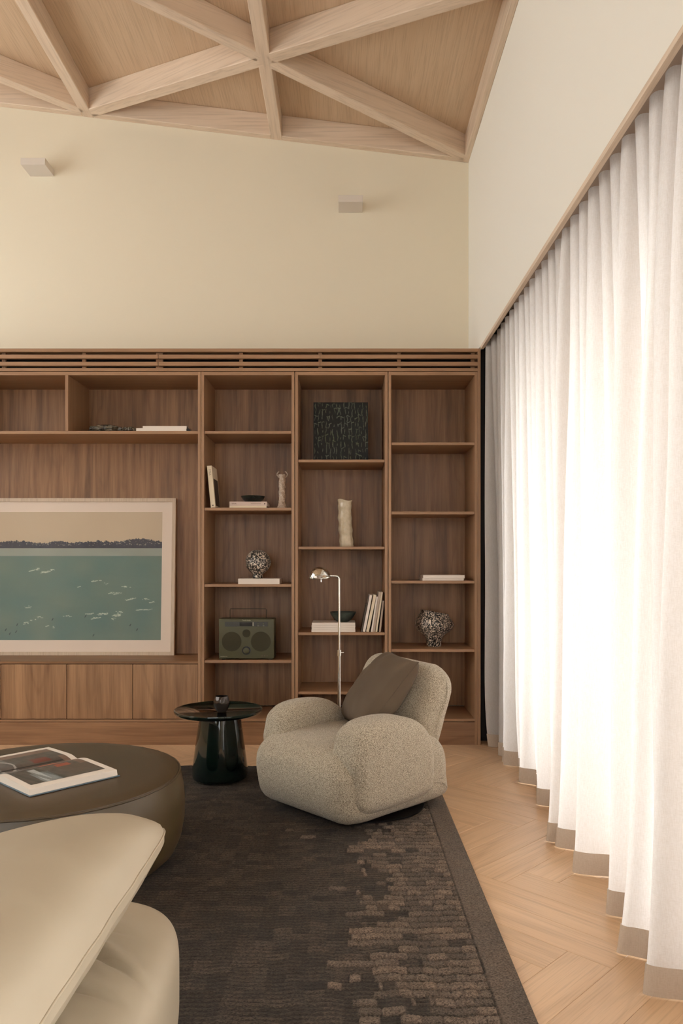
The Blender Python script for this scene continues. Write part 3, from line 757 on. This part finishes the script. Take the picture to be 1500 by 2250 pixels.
# printed photograph running over both pages: a room interior with terracotta and steel tones
nu, nv = 150, 110
P = np.zeros((nu, nv, 3)); Cc = np.zeros((nu, nv, 3))
us = np.linspace(-.245, .285, nu); vs = np.linspace(.028, .347, nv)
for i, u in enumerate(us):
    wd, th, sd = (.33, .026, 1) if u >= 0 else (.28, .020, -1)
    hz = page_h(abs(u), wd, th) + .0006
    for j, v in enumerate(vs):
        p = G0 + g_ * v + w_ * u; P[i, j] = (p.x, p.y, hz)
n1_ = vnoise((nu, nv), (24, 9), 3); n2_ = vnoise((nu, nv), (9, 40), 8); n3_ = vnoise((nu, nv), (40, 40), 2)
U, V = np.meshgrid(us, vs, indexing='ij'); U = U / .265; V = (V - .19) / .16
base = L3(92, 84, 76); c_ = base * (.55 + .9 * (n1_ * .5 + n2_ * .3 + n3_ * .2))[..., None]
def paint(mask, col, k=1.): 
    global c_
    c_ = np.where(mask[..., None], c_ * (1 - k) + col * k, c_)
paint((U > -.95) & (U < -.70), L3(140, 112, 96), .7)
paint((V > .45) & (U < .2), L3(150, 150, 150) , .35)
paint((((U + .3) / .35) ** 2 + ((V - .72) / .30) ** 2 < 1), L3(176, 170, 164), .8)
paint((((U + .27) / .26) ** 2 + ((V - .70) / .22) ** 2 < 1), L3(74, 66, 60), .8)
paint((V > .15) & (V < .62) & (U > .55), L3(160, 170, 172), .5)
paint((V > .35) & (V < .55) & (U > .35), L3(205, 208, 206), .6)
paint((V > -.55) & (V < -.05) & (U > -.38) & (U < -.14), L3(120, 52, 38), .85)
paint((V > -.45) & (V < .05) & (U > -.02) & (U < .22), L3(198, 98, 54), .9)
paint((V > -.60) & (V < -.2) & (U > .30) & (U < .46), L3(168, 80, 52), .85)
paint((V > .0) & (U > .3) & (np.sin(V * 20 + U * 6) > .4), L3(60, 60, 50), .6)
paint((np.abs(U - .28) < .015) | (np.abs(U + .08) < .015), L3(24, 22, 22), .9)
paint((U > .48) & (U < .95) & (V < -.2), L3(104, 86, 70), .5)
paint((V < -.82) & (U > -.3) & (U < .5), L3(140, 110, 92), .7)
painted_grid('photograph', P, c_, M['printed'], mg)

# ------------------------------------------------------------------ sofa in the foreground
sf = thing('sofa', (-1.0, 1.3, 0), 'cream leather sofa with puffy cushions in the near foreground', 'sofa')
folds = [(.70, .9, .30), (.60, .55, .42), (.46, 1.0, .50), (.33, .8, .46), (.20, .7, .44), (.06, 1.0, .52), (-.10, .6, .45), (-.24, .9, .50), (-.42, .8, .48), (-.60, .7, .45), (-.76, .6, .4)]
def seat_disp(q, d):
    # gathered leather: creases fanning from under the back cushion, dying out towards the side and the front
    x, y = d.x, d.y
    d = Vector(d); d.z -= .03 * max(0., q.z) * (abs(q.y) ** 4)
    w_t = max(0., min(1., (q.z + .2) * 1.5))
    if w_t <= 0 or x < .05: return d
    h_ = 0.
    for yi, amp, x1 in folds:
        c_ = yi - .55 * max(0., x - .26) ** 1.5 + .012 * math.sin(x * 14 + yi * 20)
        dd = y - c_; k = max(0., min(1., (x - .08) / .12)) * max(0., min(1., (x1 + .10 - x) / .16))
        if abs(dd) < .16: h_ += amp * k * (.015 * math.exp(-((dd - .030) / .028) ** 2) - .022 * math.exp(-(dd / .013) ** 2) + .004 * math.exp(-((dd + .03) / .03) ** 2))
    return d + Vector((.15, 0, .98)) * h_ * w_t
obj('seat_cushion', MB().puffy((-.985, 1.25, .258), (.597, .87, .182), 5.2, 132, seat_disp), M['sofa'], sf, True, angle=180)
obj('plinth', MB().box(-1.52, -.50, .45, 1.95, .018, .078, .008), M['black'], sf)
def back_fn(i, j, sg, n=60):
    u = 2 * i / n - 1; v = 2 * j / n - 1              # u: left..right, v: near..far
    X0 = -.85 + .42 * u; Y0 = 1.27 + .60 * v - .08 * (1 - u) * .5 * max(0, v)
    edge = max(0, (1 - u ** 4) * (1 - v ** 4)); hh = edge ** .5
    X0 += -.012 * (1 - v * v) * max(0, u) * 0
    Z0 = .640 - .21 * ((1 - u) / 2) ** 1.2
    wr_ = .012 * (1 - 2 * abs(math.sin(v * 8 + u * 4 + .7 * math.sin(v * 5)))) * max(0, u) ** 3 * .8 + .010 * noise.noise(Vector((u * 2.5, v * 3.5, sg * 3.)))
    if sg > 0: Z = Z0 + .006 + (.140 * hh + wr_ * hh)
    elif sg < 0: Z = Z0 - .016 - .085 * hh
    else: Z = Z0 + .006
    r_ = max(abs(u), abs(v)); cr = (abs(u) * abs(v)) ** 14          # soften the corners in plan
    X0 -= .014 * cr * (1 if u > 0 else -1); yb = Y0 - .020 * cr * (1 if v > 0 else -1)
    return Vector((X0 + .003 * noise.noise(Vector((v * 6., 1., 0))) * max(0, u) ** 8, yb, Z))
nn_ = 60
T_ = [[back_fn(i, j, 1) for j in range(nn_ + 1)] for i in range(nn_ + 1)]; B_ = [[back_fn(i, j, -1) for j in range(nn_ + 1)] for i in range(nn_ + 1)]
bc = MB().grid(T_).grid(B_).grid([T_[-1], B_[-1]]).grid([T_[0], B_[0]]).grid([[a[-1] for a in T_], [a[-1] for a in B_]]).grid([[a[0] for a in T_], [a[0] for a in B_]])
bk = obj('back_cushion', bc, M['sofa'], sf, True, angle=60)
rim = [back_fn(nn_, j, 0) for j in range(nn_ + 1)] + [back_fn(i, nn_, 0) for i in range(nn_ - 1, -1, -1)]
obj('seam', MB().tube(rim, .0030, 8), M['sofa'], bk, True, angle=180)

# ------------------------------------------------------------------ framed seascape on the worktop
WZ = SZ(1453.4); FY0 = 5.712
pic = thing('framed_picture', (PX(382, FY0) - .8, FY0, WZ), 'wide pale wood frame with teal seascape print leaning on the worktop', 'picture')
FW, FH = 1.86, 1.197; lean = math.radians(3.2)
PM = Matrix.Translation((PX(382, FY0), FY0, WZ + .0005)) @ Matrix.Rotation(-lean, 4, 'X')
def fb(x0, x1, z0, z1, y0=0., y1=.035, b=.001): return MB().box(-x1, -x0, y0, y1, z0, z1, b).xf(PM)
M['frame'] = wood('pale_frame', (196, 174, 150), (204, 182, 158), 2, .5, 12, 2, .0, .0, bump=0)
M['mat'] = plain('mat_board', (226, 208, 192), .85)
fr = .027
obj('frame', MB(), M['frame'], pic) if False else None
fo = MB()
for a in ((0, fr, 0, FH), (FW - fr, FW, 0, FH), (fr, FW - fr, 0, fr), (fr, FW - fr, FH - fr, FH)):
    b_ = fb(*a); fo.add(b_.v, b_.f)
obj('frame', fo, M['frame'], pic)
obj('mat_board', fb(fr, FW - fr, fr, FH - fr, .016, .022, 0), M['mat'], pic)
pr, pt_ = .105, .105; pbm = .115
nu, nv = 560, 330
u = np.linspace(0, 1, nu); v = np.linspace(0, 1, nv); Wp = FW - 2 * pr; Hp = FH - pt_ - pbm
U, V = np.meshgrid(u, v)                              # V: 0 bottom .. 1 top, U: 0 right .. 1 left
sky = L3(198, 178, 152) * (1 + .05 * (vnoise((nv, nu), (6, 10), 1) - .5))[..., None]
sea = L3(94, 122, 118); sea2 = L3(112, 130, 120)
mm = vnoise((nv, nu), (7, 11), 4)[..., None]; img = sea * (1 - mm) + sea2 * mm
img = img * (1 + .06 * (vnoise((nv, nu), (60, 12), 9) - .5))[..., None]
img = np.where((V > .72)[..., None], sky, img)
hz_ = vnoise((nv, nu), (3, 17), 6)[160][None] * .024 + vnoise((nv, nu), (3, 70), 7)[10][None] * .012 + vnoise((nv, nu), (3, 260), 17)[10][None] * .012 + .740 + .03 * np.exp(-((U - .09) / .06) ** 2)
isl = (V > .715) & (V < hz_); img = np.where(isl[..., None], L3(62, 64, 76) * (.85 + .4 * vnoise((nv, nu), (110, 180), 3))[..., None], img)
leaf = isl & (vnoise((nv, nu), (140, 240), 12) > .82) & (V > .738); img = np.where(leaf[..., None], L3(150, 146, 136), img)
band = (V > .655) & (V < .715); img = np.where(band[..., None], L3(150, 156, 146) * (.94 + .12 * vnoise((nv, nu), (20, 9), 5))[..., None], img)
rs2 = np.random.RandomState(8)
strokes = [(.48, .455, .05), (.42, .44, .02), (.27, .41, .04), (.38, .365, .03), (.33, .36, .05), (.22, .315, .05), (.12, .315, .02), (.07, .29, .03), (.10, .235, .04), (.16, .235, .03),
           (.53, .21, .04), (.44, .20, .05), (.34, .19, .05), (.30, .215, .03), (.48, .175, .05), (.36, .165, .03), (.97, .54, .04), (.93, .55, .02), (.86, .53, .05), (.83, .54, .03),
           (.95, .155, .02), (.99, .13, .03), (.90, .18, .02), (.85, .11, .02), (.80, .10, .01), (.70, .18, .03), (.6, .42, .02)]
strokes = [(a * .62, b, c2) for a, b, c2 in strokes] + [(a * .62 + .55, b + .02, c2 * .7) for a, b, c2 in strokes[8:18:2]]
for a, b, ln in strokes:
    for _ in range(3):
        a1 = a + rs2.uniform(-.012, .012); b1 = b + rs2.uniform(-.008, .008); sl = rs2.uniform(-.5, .15)
        d = np.abs(V - b1 - sl * (U - a1)) < rs2.uniform(.0012, .0032); msk = d & (np.abs(U - a1) < ln * .5 * rs2.uniform(.4, 1)) & (vnoise((nv, nu), (150, 120), rs2.randint(999)) > .38)
        img = np.where(msk[..., None], L3(186, 196, 180), img)
for _ in range(15):
    a1, b1 = rs2.uniform(0, 1), rs2.uniform(.01, .22); msk = (np.abs(U - a1 + .3 * (V - b1)) < .0022) & (np.abs(V - b1) < .009)
    img = np.where(msk[..., None], L3(52, 66, 74), img)
xx = -(pr + U * Wp); zz = pbm + V * Hp
Pp = np.stack([xx, np.full_like(xx, .0155), zz], -1).reshape(-1, 3); R3 = np.array(PM)[:3, :3]; T3 = np.array(PM)[:3, 3]
painted_grid('print', (Pp @ R3.T + T3).reshape(nv, nu, 3), img, M['painted'], pic)
tg = NT('picture_glass'); gl_ = tg.n('BsdfGlossy', i_Roughness=.02); tp = tg.n('BsdfTransparent'); mx = tg.n('MixShader', i_0=.03)
tg.l(tp.outputs[0], mx.inputs[1]); tg.l(gl_.outputs[0], mx.inputs[2]); tg.l(mx.outputs[0], tg.out.inputs[0])
obj('glazing', fb(fr, FW - fr, fr, FH - fr, .009, .0105, 0), tg.m, pic)

# ------------------------------------------------------------------ books
def book(label, Mx, Lh, D, T, cov, group=None, cat='book'):
    """local x = spine length, y = depth from the spine, z = thickness"""
    o_ = Mx @ Vector((Lh / 2, D / 2, 0)); r = thing('book', o_, label, cat, group)
    c = MB().box(0, Lh, 0, .003, 0, T).box(0, Lh, .003, D, 0, .002).box(0, Lh, .003, D, T - .002, T)
    obj('cover', c.xf(Mx), cov, r)
    obj('pages', MB().box(.003, Lh - .003, .003, D - .004, .002, T - .002).xf(Mx), M['page'], r)
    return r
def flat(label, x0, x1, yb, yt, Y, D, cov, z0=None, group=None, rz=0.):
    z0 = PZ(yb, Y) if z0 is None else z0; T = (yb - yt) / F * Y
    Mx = Matrix.Translation((PX(x0, Y), Y, z0)) @ Matrix.Rotation(rz, 4, 'Z')
    r = book(label, Mx, (x1 - x0) / F * Y, D, T, cov, group); return r, z0 + T
def upright(label, xb, xt, wpx, yb, yt, Y, D, cov, z0, group=None, depth_tilt=0.):
    """standing book, spine to the room, leaning sideways from xb (foot) to xt (head)"""
    Hh = (yb - yt) / F * Y; T = wpx / F * Y; ang = math.atan2((xt - xb), (yb - yt)); Hl = Hh / math.cos(ang)
    # local x up, local z across
    up = Vector((math.sin(ang), 0, math.cos(ang))); ac_ = Vector((math.cos(ang), 0, -math.sin(ang)))
    lift = T * math.sin(ang) if ang > 0 else 0.
    Bx = Matrix(((up.x, 0, ac_.x, PX(xb, Y)), (0, 1, 0, Y), (up.z, 0, ac_.z, z0 + max(0, lift)), (0, 0, 0, 1)))
    return book(label, Bx, Hl, D, T, cov, group), Bx, Hl, T
ss = {k: SZ(y) + .0004 for k, y in dict(top=946.8, c1b=1115.5, c1c=1283.6, c1d=1451, c2a=1009.6, c2b=1201, c2c=1389.8, c3c=1276, c3d=1426.6).items()}

# upper shelf of the wall unit
_, zt_ = flat('large white book at the bottom of the pair on the high shelf', 299, 409, 946.8, 940.6, 5.375, .30, M['cover_white'], ss['top'], 'books on the high shelf')
flat('slim white book on top of the pair on the high shelf', 313.5, 410, 940, 934.6, 5.39, .28, M['cover_white'], zt_ + .0005, 'books on the high shelf')
wd = thing('book_stand', (PX(415, 5.42), 5.42, ss['top']), 'small black wedge propped beside the high shelf books', 'bookend')
obj('wedge', MB().add([(PX(411, 5.42), 5.40, ss['top']), (PX(422, 5.42), 5.40, ss['top']), (PX(410.5, 5.42), 5.40, ss['top'] + .036),
                       (PX(411, 5.42), 5.5, ss['top']), (PX(422, 5.42), 5.5, ss['top']), (PX(410.5, 5.42), 5.5, ss['top'] + .036)],
                      [(0, 1, 2), (3, 5, 4), (0, 3, 4, 1), (1, 4, 5, 2), (0, 2, 5, 3)]), M['black'], wd)
def rock(cx, cy, z0, hx, hy, hz, seed):
    def dp(q, d):
        n_ = noise.noise(q * 2.2 + Vector((seed, 0, 0))) * .45 + noise.noise(q * 5 + Vector((0, seed, 0))) * .22 + .25 * abs(math.sin(q.x * 9 + q.y * 3))
        d = d * (1 + n_ * .6); d.z = max(d.z, -hz); return d
    return MB().puffy((cx, cy, z0 + hz), (hx, hy, hz), 2.2, 18, dp)
z0 = ss['top']; Yk = 5.50
rk = tag(obj('shell_sculpture', rock(PX(232, Yk), Yk, z0, .110, .06, .030, 3.), M['rock'], None, True, org=(PX(238, Yk), Yk, z0), angle=35), 'crinkled bronze shell-like sculpture lying on the high shelf', 'sculpture')
r2 = tag(obj('driftwood', rock(PX(284, 5.44), 5.44, z0, .046, .035, .018, 9.), M['rock'], None, True, org=(PX(282, 5.47), 5.47, z0), angle=35), 'jagged dark ornament between the bronze shell and white books', 'ornament')

# bookcase one, second shelf
z0 = ss['c1b']; Yb = 5.385
r, Bx, Hl, T_ = upright('cream book standing and leaning left, lettered spine, dark photo cover', 463, 454.5, 10, 1115, 1023, Yb, .22, M['cover_cream'], z0)
# upright leaning left (head to the left): letters on the spine, picture on the cover
text('lettering', 'STILL', .020, M['print_dark'], r, Bx @ Vector((Hl * .84, -.0006, T_ * .5)), (R90, math.atan2(8.5, -92) + math.pi + R90, 0))
cvp = MB().box(Hl * .05, Hl * .70, .03, .20, T_, T_ + .0008).xf(Bx); obj('cover_picture', cvp, M['cover_dark'], r)
cvp = MB().box(Hl * .05 - .004, Hl * .05 + .006, -.0006, .0, T_ * .35, T_ * .65).xf(Bx); obj('emblem', cvp, M['print_dark'], r)
r, z1 = flat('thin cream book lying under the rose-beige book', 504, 585, 1115.5, 1111.2, 5.385, .24, M['cover_cream'], z0, 'books lying under the black bowl')
r, z2 = flat('rose-beige book with lettered spine lying under the black bowl', 504, 586, 1110.6, 1101.4, 5.385, .25, M['cover_pink'], z1 + .0004, 'books lying under the black bowl')
text('lettering', 'VIVA', .015, M['print_dark'], r, (PX(514, Yb), Yb - .0006, (z1 + z2) / 2), sx=1.1)
obj('title_line', MB().box(PX(551, Yb), PX(573, Yb), Yb - .0006, Yb, (z1 + z2) / 2 - .0012, (z1 + z2) / 2 + .0012), M['print_dark'], r)
obj('emblem', MB().box(PX(580, Yb), PX(582.6, Yb), Yb - .0006, Yb, (z1 + z2) / 2 - .005, (z1 + z2) / 2 + .005), M['print_dark'], r)
bx0 = PX(555.5, 5.50)
bowl = MB().lathe([(.045, z2), (.05, z2 + .002), (.075, z2 + .025), (.088, z2 + .045), (.087, z2 + .048), (.083, z2 + .046), (.07, z2 + .025), (.04, z2 + .008)], bx0, 5.50, 40, wob=lambda a, z_: 1 + .02 * math.sin(3 * a))
tag(obj('bowl', bowl, M['bowl'], None, True, org=(bx0, 5.5, z2)), 'shallow glossy black-green bowl on the two stacked books', 'bowl')
# twisted stoneware candlestick
vx, vy = PX(620, 5.47), 5.47; ca_ = thing('candlestick', (vx, vy, z0), 'twisted stoneware candlestick with small curled handles', 'candlestick')
h0 = (1115 - 1040) / F * vy
pf = [(.040, 0), (.041, .006), (.034, .018), (.027, .030), (.024, .040)] + [(.0235 + .001 * math.sin(k), .04 + k * (h0 - .075) / 30) for k in range(1, 31)] + [(.020, h0 - .028), (.024, h0 - .018), (.026, h0 - .008), (.025, h0), (.019, h0), (.018, h0 - .01)]
obj('stem', MB().lathe([(r_, z0 + z_) for r_, z_ in pf], vx, vy, 36, wob=lambda a, z_: 1 + .09 * math.sin(5 * a + (z_ - z0) * 95)), M['twist'], ca_, True, angle=60)
for sg in (-1, 1):
    hp = [(vx + sg * (.022 + .016 * math.sin(k / 8 * math.pi)), vy, z0 + h0 - .022 + .045 * k / 8 - .0 * k) for k in range(9)] + [(vx + sg * .028, vy, z0 + h0 + .020), (vx + sg * .030, vy, z0 + h0 + .012)]
    obj('handle', MB().tube(hp, .0045, 8), M['twist'], ca_, True)

# bookcase one, third shelf
z0 = ss['c1c']
r, z1 = flat('thick white book lying under the speckled round vase', 523, 614, 1283.6, 1271.8, 5.39, .25, M['cover_white'], z0)
cx, cy = PX(566.5, 5.52), 5.52
def blob(q, d): return d * (1 + .07 * noise.noise(q * 4.))
def lathe_disp(prof, cx, cy, z0, n, amp, fr_, seed):
    mb = MB().lathe([(r_, z0 + z_) for r_, z_ in prof], cx, cy, n, True); out = []
    for p in mb.v:
        d = Vector((p[0] - cx, p[1] - cy, 0)); k = 1 + amp * noise.noise(Vector(p) * fr_ + Vector((seed, 0, 0)))
        out.append((cx + d.x * k, cy + d.y * k, p[2]))
    mb.v = out; return mb
sph = [(.036, 0), (.039, .005), (.036, .016), (.034, .028)] + [(.0915 * math.cos(a), .118 + .0915 * math.sin(a)) for a in [math.radians(-64 + 9.3 * k) for k in range(1, 16)]] + [(.018, .205), (.012, .200)]
tag(obj('vase', lathe_disp(sph, cx, cy, z1 + .0004, 48, .10, 22., 1.), M['splatter'], None, True, org=(cx, cy, z1)), 'round black vase splattered white, standing on one white book', 'vase', 'splattered vases')

# radio
Yr = 5.40; x0, x1 = PX(480.5, Yr), PX(602, Yr); z0 = ss['c1d']; zb, zt2 = z0 + .006, z0 + .006 + (1449 - 1361) / F * Yr
rd = thing('radio', ((x0 + x1) / 2, Yr + .08, z0), 'olive green portable radio with two round speakers on the shelf', 'radio')
import bmesh
def rbox(name, x0, x1, y0, y1, z0, z1, r_, mat, parent, seg=3):
    me = bpy.data.meshes.new(name); bm = bmesh.new(); bmesh.ops.create_cube(bm, size=1)
    o_ = origin_of(parent)
    for v in bm.verts: v.co = Vector(((x0 + x1) / 2 + v.co.x * (x1 - x0), (y0 + y1) / 2 + v.co.y * (y1 - y0), (z0 + z1) / 2 + v.co.z * (z1 - z0))) - o_
    bmesh.ops.bevel(bm, geom=list(bm.edges), offset=r_, segments=seg, profile=.6, affect='EDGES'); bm.to_mesh(me); bm.free()
    me.polygons.foreach_set('use_smooth', [True] * len(me.polygons)); me.set_sharp_from_angle(angle=math.radians(50))
    me.materials.append(mat); o = bpy.data.objects.new(name, me); COL.objects.link(o); o.parent = parent; return o
rbox('body', x0, x1, Yr, Yr + .14, zb, zt2, .006, M['radio'], rd)
kx = lambda v: x0 + (v - 300) / 915 * (x1 - x0); kz = lambda v: zt2 - (v - 155) / (820 - 155) * (zt2 - zb)
def disc(cx, cz, r_, y0, y1, n=40):
    return MB().tube([(cx, y0, cz), (cx, y1, cz)], r_, n)
sp = (x1 - x0) / 915
obj('speaker', disc(kx(513), kz(532), 162 * sp, Yr + .004, Yr - .0012), M['radio_dark'], rd, True)
obj('speaker', disc(kx(995), kz(532), 164 * sp, Yr + .004, Yr - .0012), M['radio_dark'], rd, True)
obj('speaker', disc(kx(757), kz(395), 66 * sp, Yr + .004, Yr - .0012), M['radio_dark'], rd, True)
kb = obj('knob', disc(kx(757), kz(680), 70 * sp, Yr + .002, Yr - .006), M['black'], rd, True)
obj('knob_cap', MB().lathe([(50 * sp, 0), (50 * sp, .008), (44 * sp, .010), (.001, .010)], 0, 0, 32).xf(Matrix.Translation((kx(757), Yr - .006, kz(680))) @ Matrix.Rotation(R90, 4, 'X')), M['radio'], kb, True)
pn = obj('control_panel', MB().box(kx(402), kx(1110), Yr - .0012, Yr + .003, kz(282), kz(204), .0004), M['radio_panel'], rd)
obj('display', MB().box(kx(645), kx(850), Yr - .0020, Yr, kz(270), kz(212)), M['screen'], pn)
obj('indicator', MB().box(kx(862), kx(872), Yr - .0022, Yr, kz(274), kz(212)), M['print_pale'], pn)
for xk in (445, 478, 522, 572):
    obj('button', MB().tube([(kx(xk), Yr - .001, kz(240)), (kx(xk), Yr - .0035, kz(240))], .0042, 14), M['radio_dark'], pn, True)
for xk in (952, 1040):
    obj('button', MB().tube([(kx(xk), Yr - .001, kz(238)), (kx(xk), Yr - .0045, kz(238))], .0062, 16), M['radio'], pn, True)
    obj('button_mark', MB().box(kx(xk) - .006, kx(xk) + .006, Yr - .0018, Yr - .001, kz(274), kz(269)), M['print_pale'], pn)
for xk in (1016, 1058, 1100):
    obj('button', MB().tube([(kx(xk), Yr - .001, kz(768)), (kx(xk), Yr - .0035, kz(768))], .0045, 14), M['print_dark'], rd, True)
text('lettering', 'Tivoli Audio', .0125, M['print_pale'], rd, (kx(757), Yr - .0006, kz(180)))
text('lettering', 'SONGBOOK MAX', .0062, M['print_pale'], rd, (kx(385), Yr - .0006, kz(780)))
hp = [(kx(462), Yr + .07, zt2 - .002), (kx(462), Yr + .07, zt2 + .060), (kx(468), Yr + .07, zt2 + .068), (kx(1060), Yr + .07, zt2 + .068), (kx(1068), Yr + .07, zt2 + .060), (kx(1068), Yr + .07, zt2 - .002)]
obj('carry_handle', MB().tube(hp, .0022, 8), M['radio_dark'], rd, True)
for fx in (x0 + .03, x1 - .03):
    obj('foot', MB().box(fx - .012, fx + .012, Yr + .02, Yr + .12, z0, zb + .001), M['black'], rd)

# bookcase two, first shelf: black textured artwork
z0 = ss['c2a']; Ya = 5.47; aw = (808.5 - 688) / F * Ya; ah = (1009 - 878) / F * Ya
ar = thing('artwork', (PX(748, Ya), Ya, z0), 'unframed black textured canvas with grey-green drips on the shelf', 'artwork')
la = math.radians(3.5); AM2 = Matrix.Translation((PX(688, Ya), Ya, z0 + .001)) @ Matrix.Rotation(-la, 4, 'X')
obj('canvas', MB().box(0, aw, .001, .03, 0, ah, .001).xf(AM2), M['black'], ar)
na = 190; rs3 = np.random.RandomState(3); hmap = np.zeros((na, na)); rows_ = 9
yy_, xx_ = np.mgrid[0:na, 0:na] / (na - 1.)
for r_ in range(rows_):
    for c2 in range(15):
        px_ = (c2 + .5 + rs3.uniform(-.3, .3)) / 15; py_ = (r_ + .5) / rows_ + rs3.uniform(-.02, .02); ln = rs3.uniform(.015, .07); wdt = rs3.uniform(.0035, .008); ph = rs3.uniform(0, 6); am = rs3.uniform(.0, .012)
        st_ = rs3.uniform(.5, 1)
        cxl = px_ + am * np.sin((yy_ - py_) * 40 + ph); m_ = (np.abs(xx_ - cxl) < wdt * (1 - .5 * np.abs(yy_ - py_) / ln)) & (np.abs(yy_ - py_) < ln)
        hmap = np.maximum(hmap, m_ * st_)
        if rs3.rand() > .6:
            m_ = (np.abs(yy_ - py_ - ln * .9 - .01 * np.sin(xx_ * 60 + ph)) < .006) & (np.abs(xx_ - px_ - .02) < .028); hmap = np.maximum(hmap, m_ * st_ * .9)
blur = hmap.copy()
for _ in range(1):
    blur = (blur + np.roll(blur, 1, 0) + np.roll(blur, -1, 0) + np.roll(blur, 1, 1) + np.roll(blur, -1, 1)) / 5
hue = vnoise((na, na), (5, 5), 2)[..., None]
colr = L3(5, 5, 4) * (1 - blur[..., None]) + (L3(112, 118, 106) * (1 - hue) + L3(92, 102, 66) * hue) * blur[..., None]
Pp = np.stack([xx_ * aw, -.0005 - .004 * blur, yy_ * ah], -1).reshape(-1, 3); R3 = np.array(AM2)[:3, :3]; T3 = np.array(AM2)[:3, 3]
painted_grid('paint_layer', (Pp @ R3.T + T3).reshape(na, na, 3), colr, M['art_gloss'], ar)

# bookcase two, second shelf: cream cylinder vase
z0 = ss['c2b']; Yv = 5.50; cx = PX(759.5, Yv); hv = (1200 - 1097) / F * Yv
prof = [(.048, 0), (.052, .004), (.050, .02)] + [(.049 + .003 * math.sin(k * .9), .02 + k * (hv - .05) / 24) for k in range(1, 25)] + [(.050, hv - .022), (.053, hv - .012), (.0565, hv - .004), (.055, hv), (.050, hv - .004), (.046, hv - .03), (.044, .05)]
mb = MB().lathe([(r_, z_) for r_, z_ in prof], 0, 0, 56, False); out = []
for x, y, z_ in mb.v:
    a = math.atan2(y, x); k = 1 + .05 * noise.noise(Vector((math.cos(a) * 1.6, math.sin(a) * 1.6, z_ * 5))) + .055 * noise.noise(Vector((math.cos(a) * 3, math.sin(a) * 3, z_ * 4)))
    zz_ = z_ + (.005 * math.sin(a * 2 + .6) + .003 * math.cos(3 * a)) * (z_ / hv) ** 6
    out.append((cx + x * k + .008 * math.sin(z_ * 9 + 2.2), Yv + y * k, z0 + zz_))
mb.v = out
tag(obj('vase', mb, M['cream_glaze'], None, True, org=(cx, Yv, z0), angle=180), 'tall dented cream ceramic cylinder vase alone on its shelf', 'vase')

# bookcase two, third shelf
z0 = ss['c2c']; zc = z0
names = ['bottom', 'second from the bottom', 'third from the bottom', 'topmost']
for k, (xa, xb, hpx) in enumerate(((684, 780.5, 5.4), (684.5, 780, 4.6), (684.3, 780.3, 4.4), (685, 780, 5.2))):
    r, zc = flat('white paperback lying %s in the stack beside the lamp pole' % names[k], xa, xb, 10, 10 - hpx, 5.40, .25, M['cover_white'], zc, 'stack of white books beside the lamp pole'); zc += .0006
bx1 = PX(753, 5.53)
bw_ = MB().lathe([(.042, zc), (.046, zc + .003), (.065, zc + .018), (.082, zc + .042), (.093, zc + .062), (.0945, zc + .070), (.091, zc + .070), (.078, zc + .045), (.06, zc + .02), (.02, zc + .008)], bx1, 5.53, 44, wob=lambda a, z_: 1 + .015 * math.sin(5 * a + 1))
tag(obj('bowl', bw_, M['bowl_green'], None, True, org=(bx1, 5.53, zc)), 'wide matt grey-green bowl on the stack of white books', 'bowl')
ups = [(792.6, 804, 2.6, 1330, .20, 'cover_dark', 'small thin dark book with ragged edge, first of the leaning row'),
       (796.5, 812, 5.6, 1309, .22, 'cover_white', 'white book with dark cover edge, leaning at the left of the row'),
       (804, 820.6, 6.2, 1308.5, .22, 'cover_cream', 'cream book leaning between the white book and thin books'),
       (814.6, 826.6, 3.4, 1312, .21, 'cover_white', 'thin pale book in the middle of the leaning row'),
       (818.6, 832.2, 4.6, 1301.5, .23, 'cover_grey', 'tall taupe book in the leaning row'),
       (824.5, 837.2, 3.8, 1302, .23, 'cover_cream', 'tall pale beige book near the right of the leaning row'),
       (832, 840, 4.0, 1321, .20, 'cover_grey', 'short taupe book at the right end against the bookcase side')]
for k, (xb, xt, wpx, yt, D, cm, lb) in enumerate(ups):
    dk = M[cm]
    r, Bx, Hl, T_ = upright(lb, xb, xt, wpx, 1389.5, yt, 5.40, D, dk, z0, 'books leaning on the bookcase side')
    if k == 1: obj('cover_edge', MB().box(.002, Hl - .004, -.0008, .10, -.0016, -.0002).xf(Bx), M['cover_dark'], r)

# bookcase three
z0 = ss['c3c']
r, z1 = flat('lower of two flat white books on the shelf by the curtain', 928, 1018.5, 1276, 1271, 5.39, .26, M['cover_white'], z0, 'pair of flat white books', )
r, z2 = flat('upper of two flat white books on the shelf by the curtain', 929.5, 1020.5, 1270.6, 1263.8, 5.385, .27, M['cover_white'], z1 + .0005, 'pair of flat white books')
z0 = ss['c3d']; cx, cy = PX(953, 5.56), 5.56; zz0 = z0 + .0004
vp = [(.050, 0), (.054, .006), (.054, .03), (.060, .06), (.085, .09), (.118, .118), (.135, .150), (.137, .175), (.128, .205), (.110, .228), (.100, .245), (.098, .255), (.090, .256), (.088, .24), (.07, .2), (.04, .1)]
mb = MB().lathe(vp, 0, 0, 64, False); out = []
for x, y, z_ in mb.v:
    a = math.atan2(y, x); lob = 1 + .10 * math.sin(3 * a + .5) * min(1, max(0, (z_ - .05) / .07)) + .07 * noise.noise(Vector((x * 18, y * 18, z_ * 16)))
    sq = 1.0; tilt = -.11 * x * max(0, (z_ - .12)) / .13 * 1.6
    out.append((cx + x * lob, cy + y * lob * .85, zz0 + z_ * .985 + tilt))
mb.v = out
tag(obj('vase', mb, M['splatter'], None, True, org=(cx, cy, z0), angle=180), 'lopsided wide black vase splattered white, on the shelf by the curtain', 'vase', 'splattered vases')
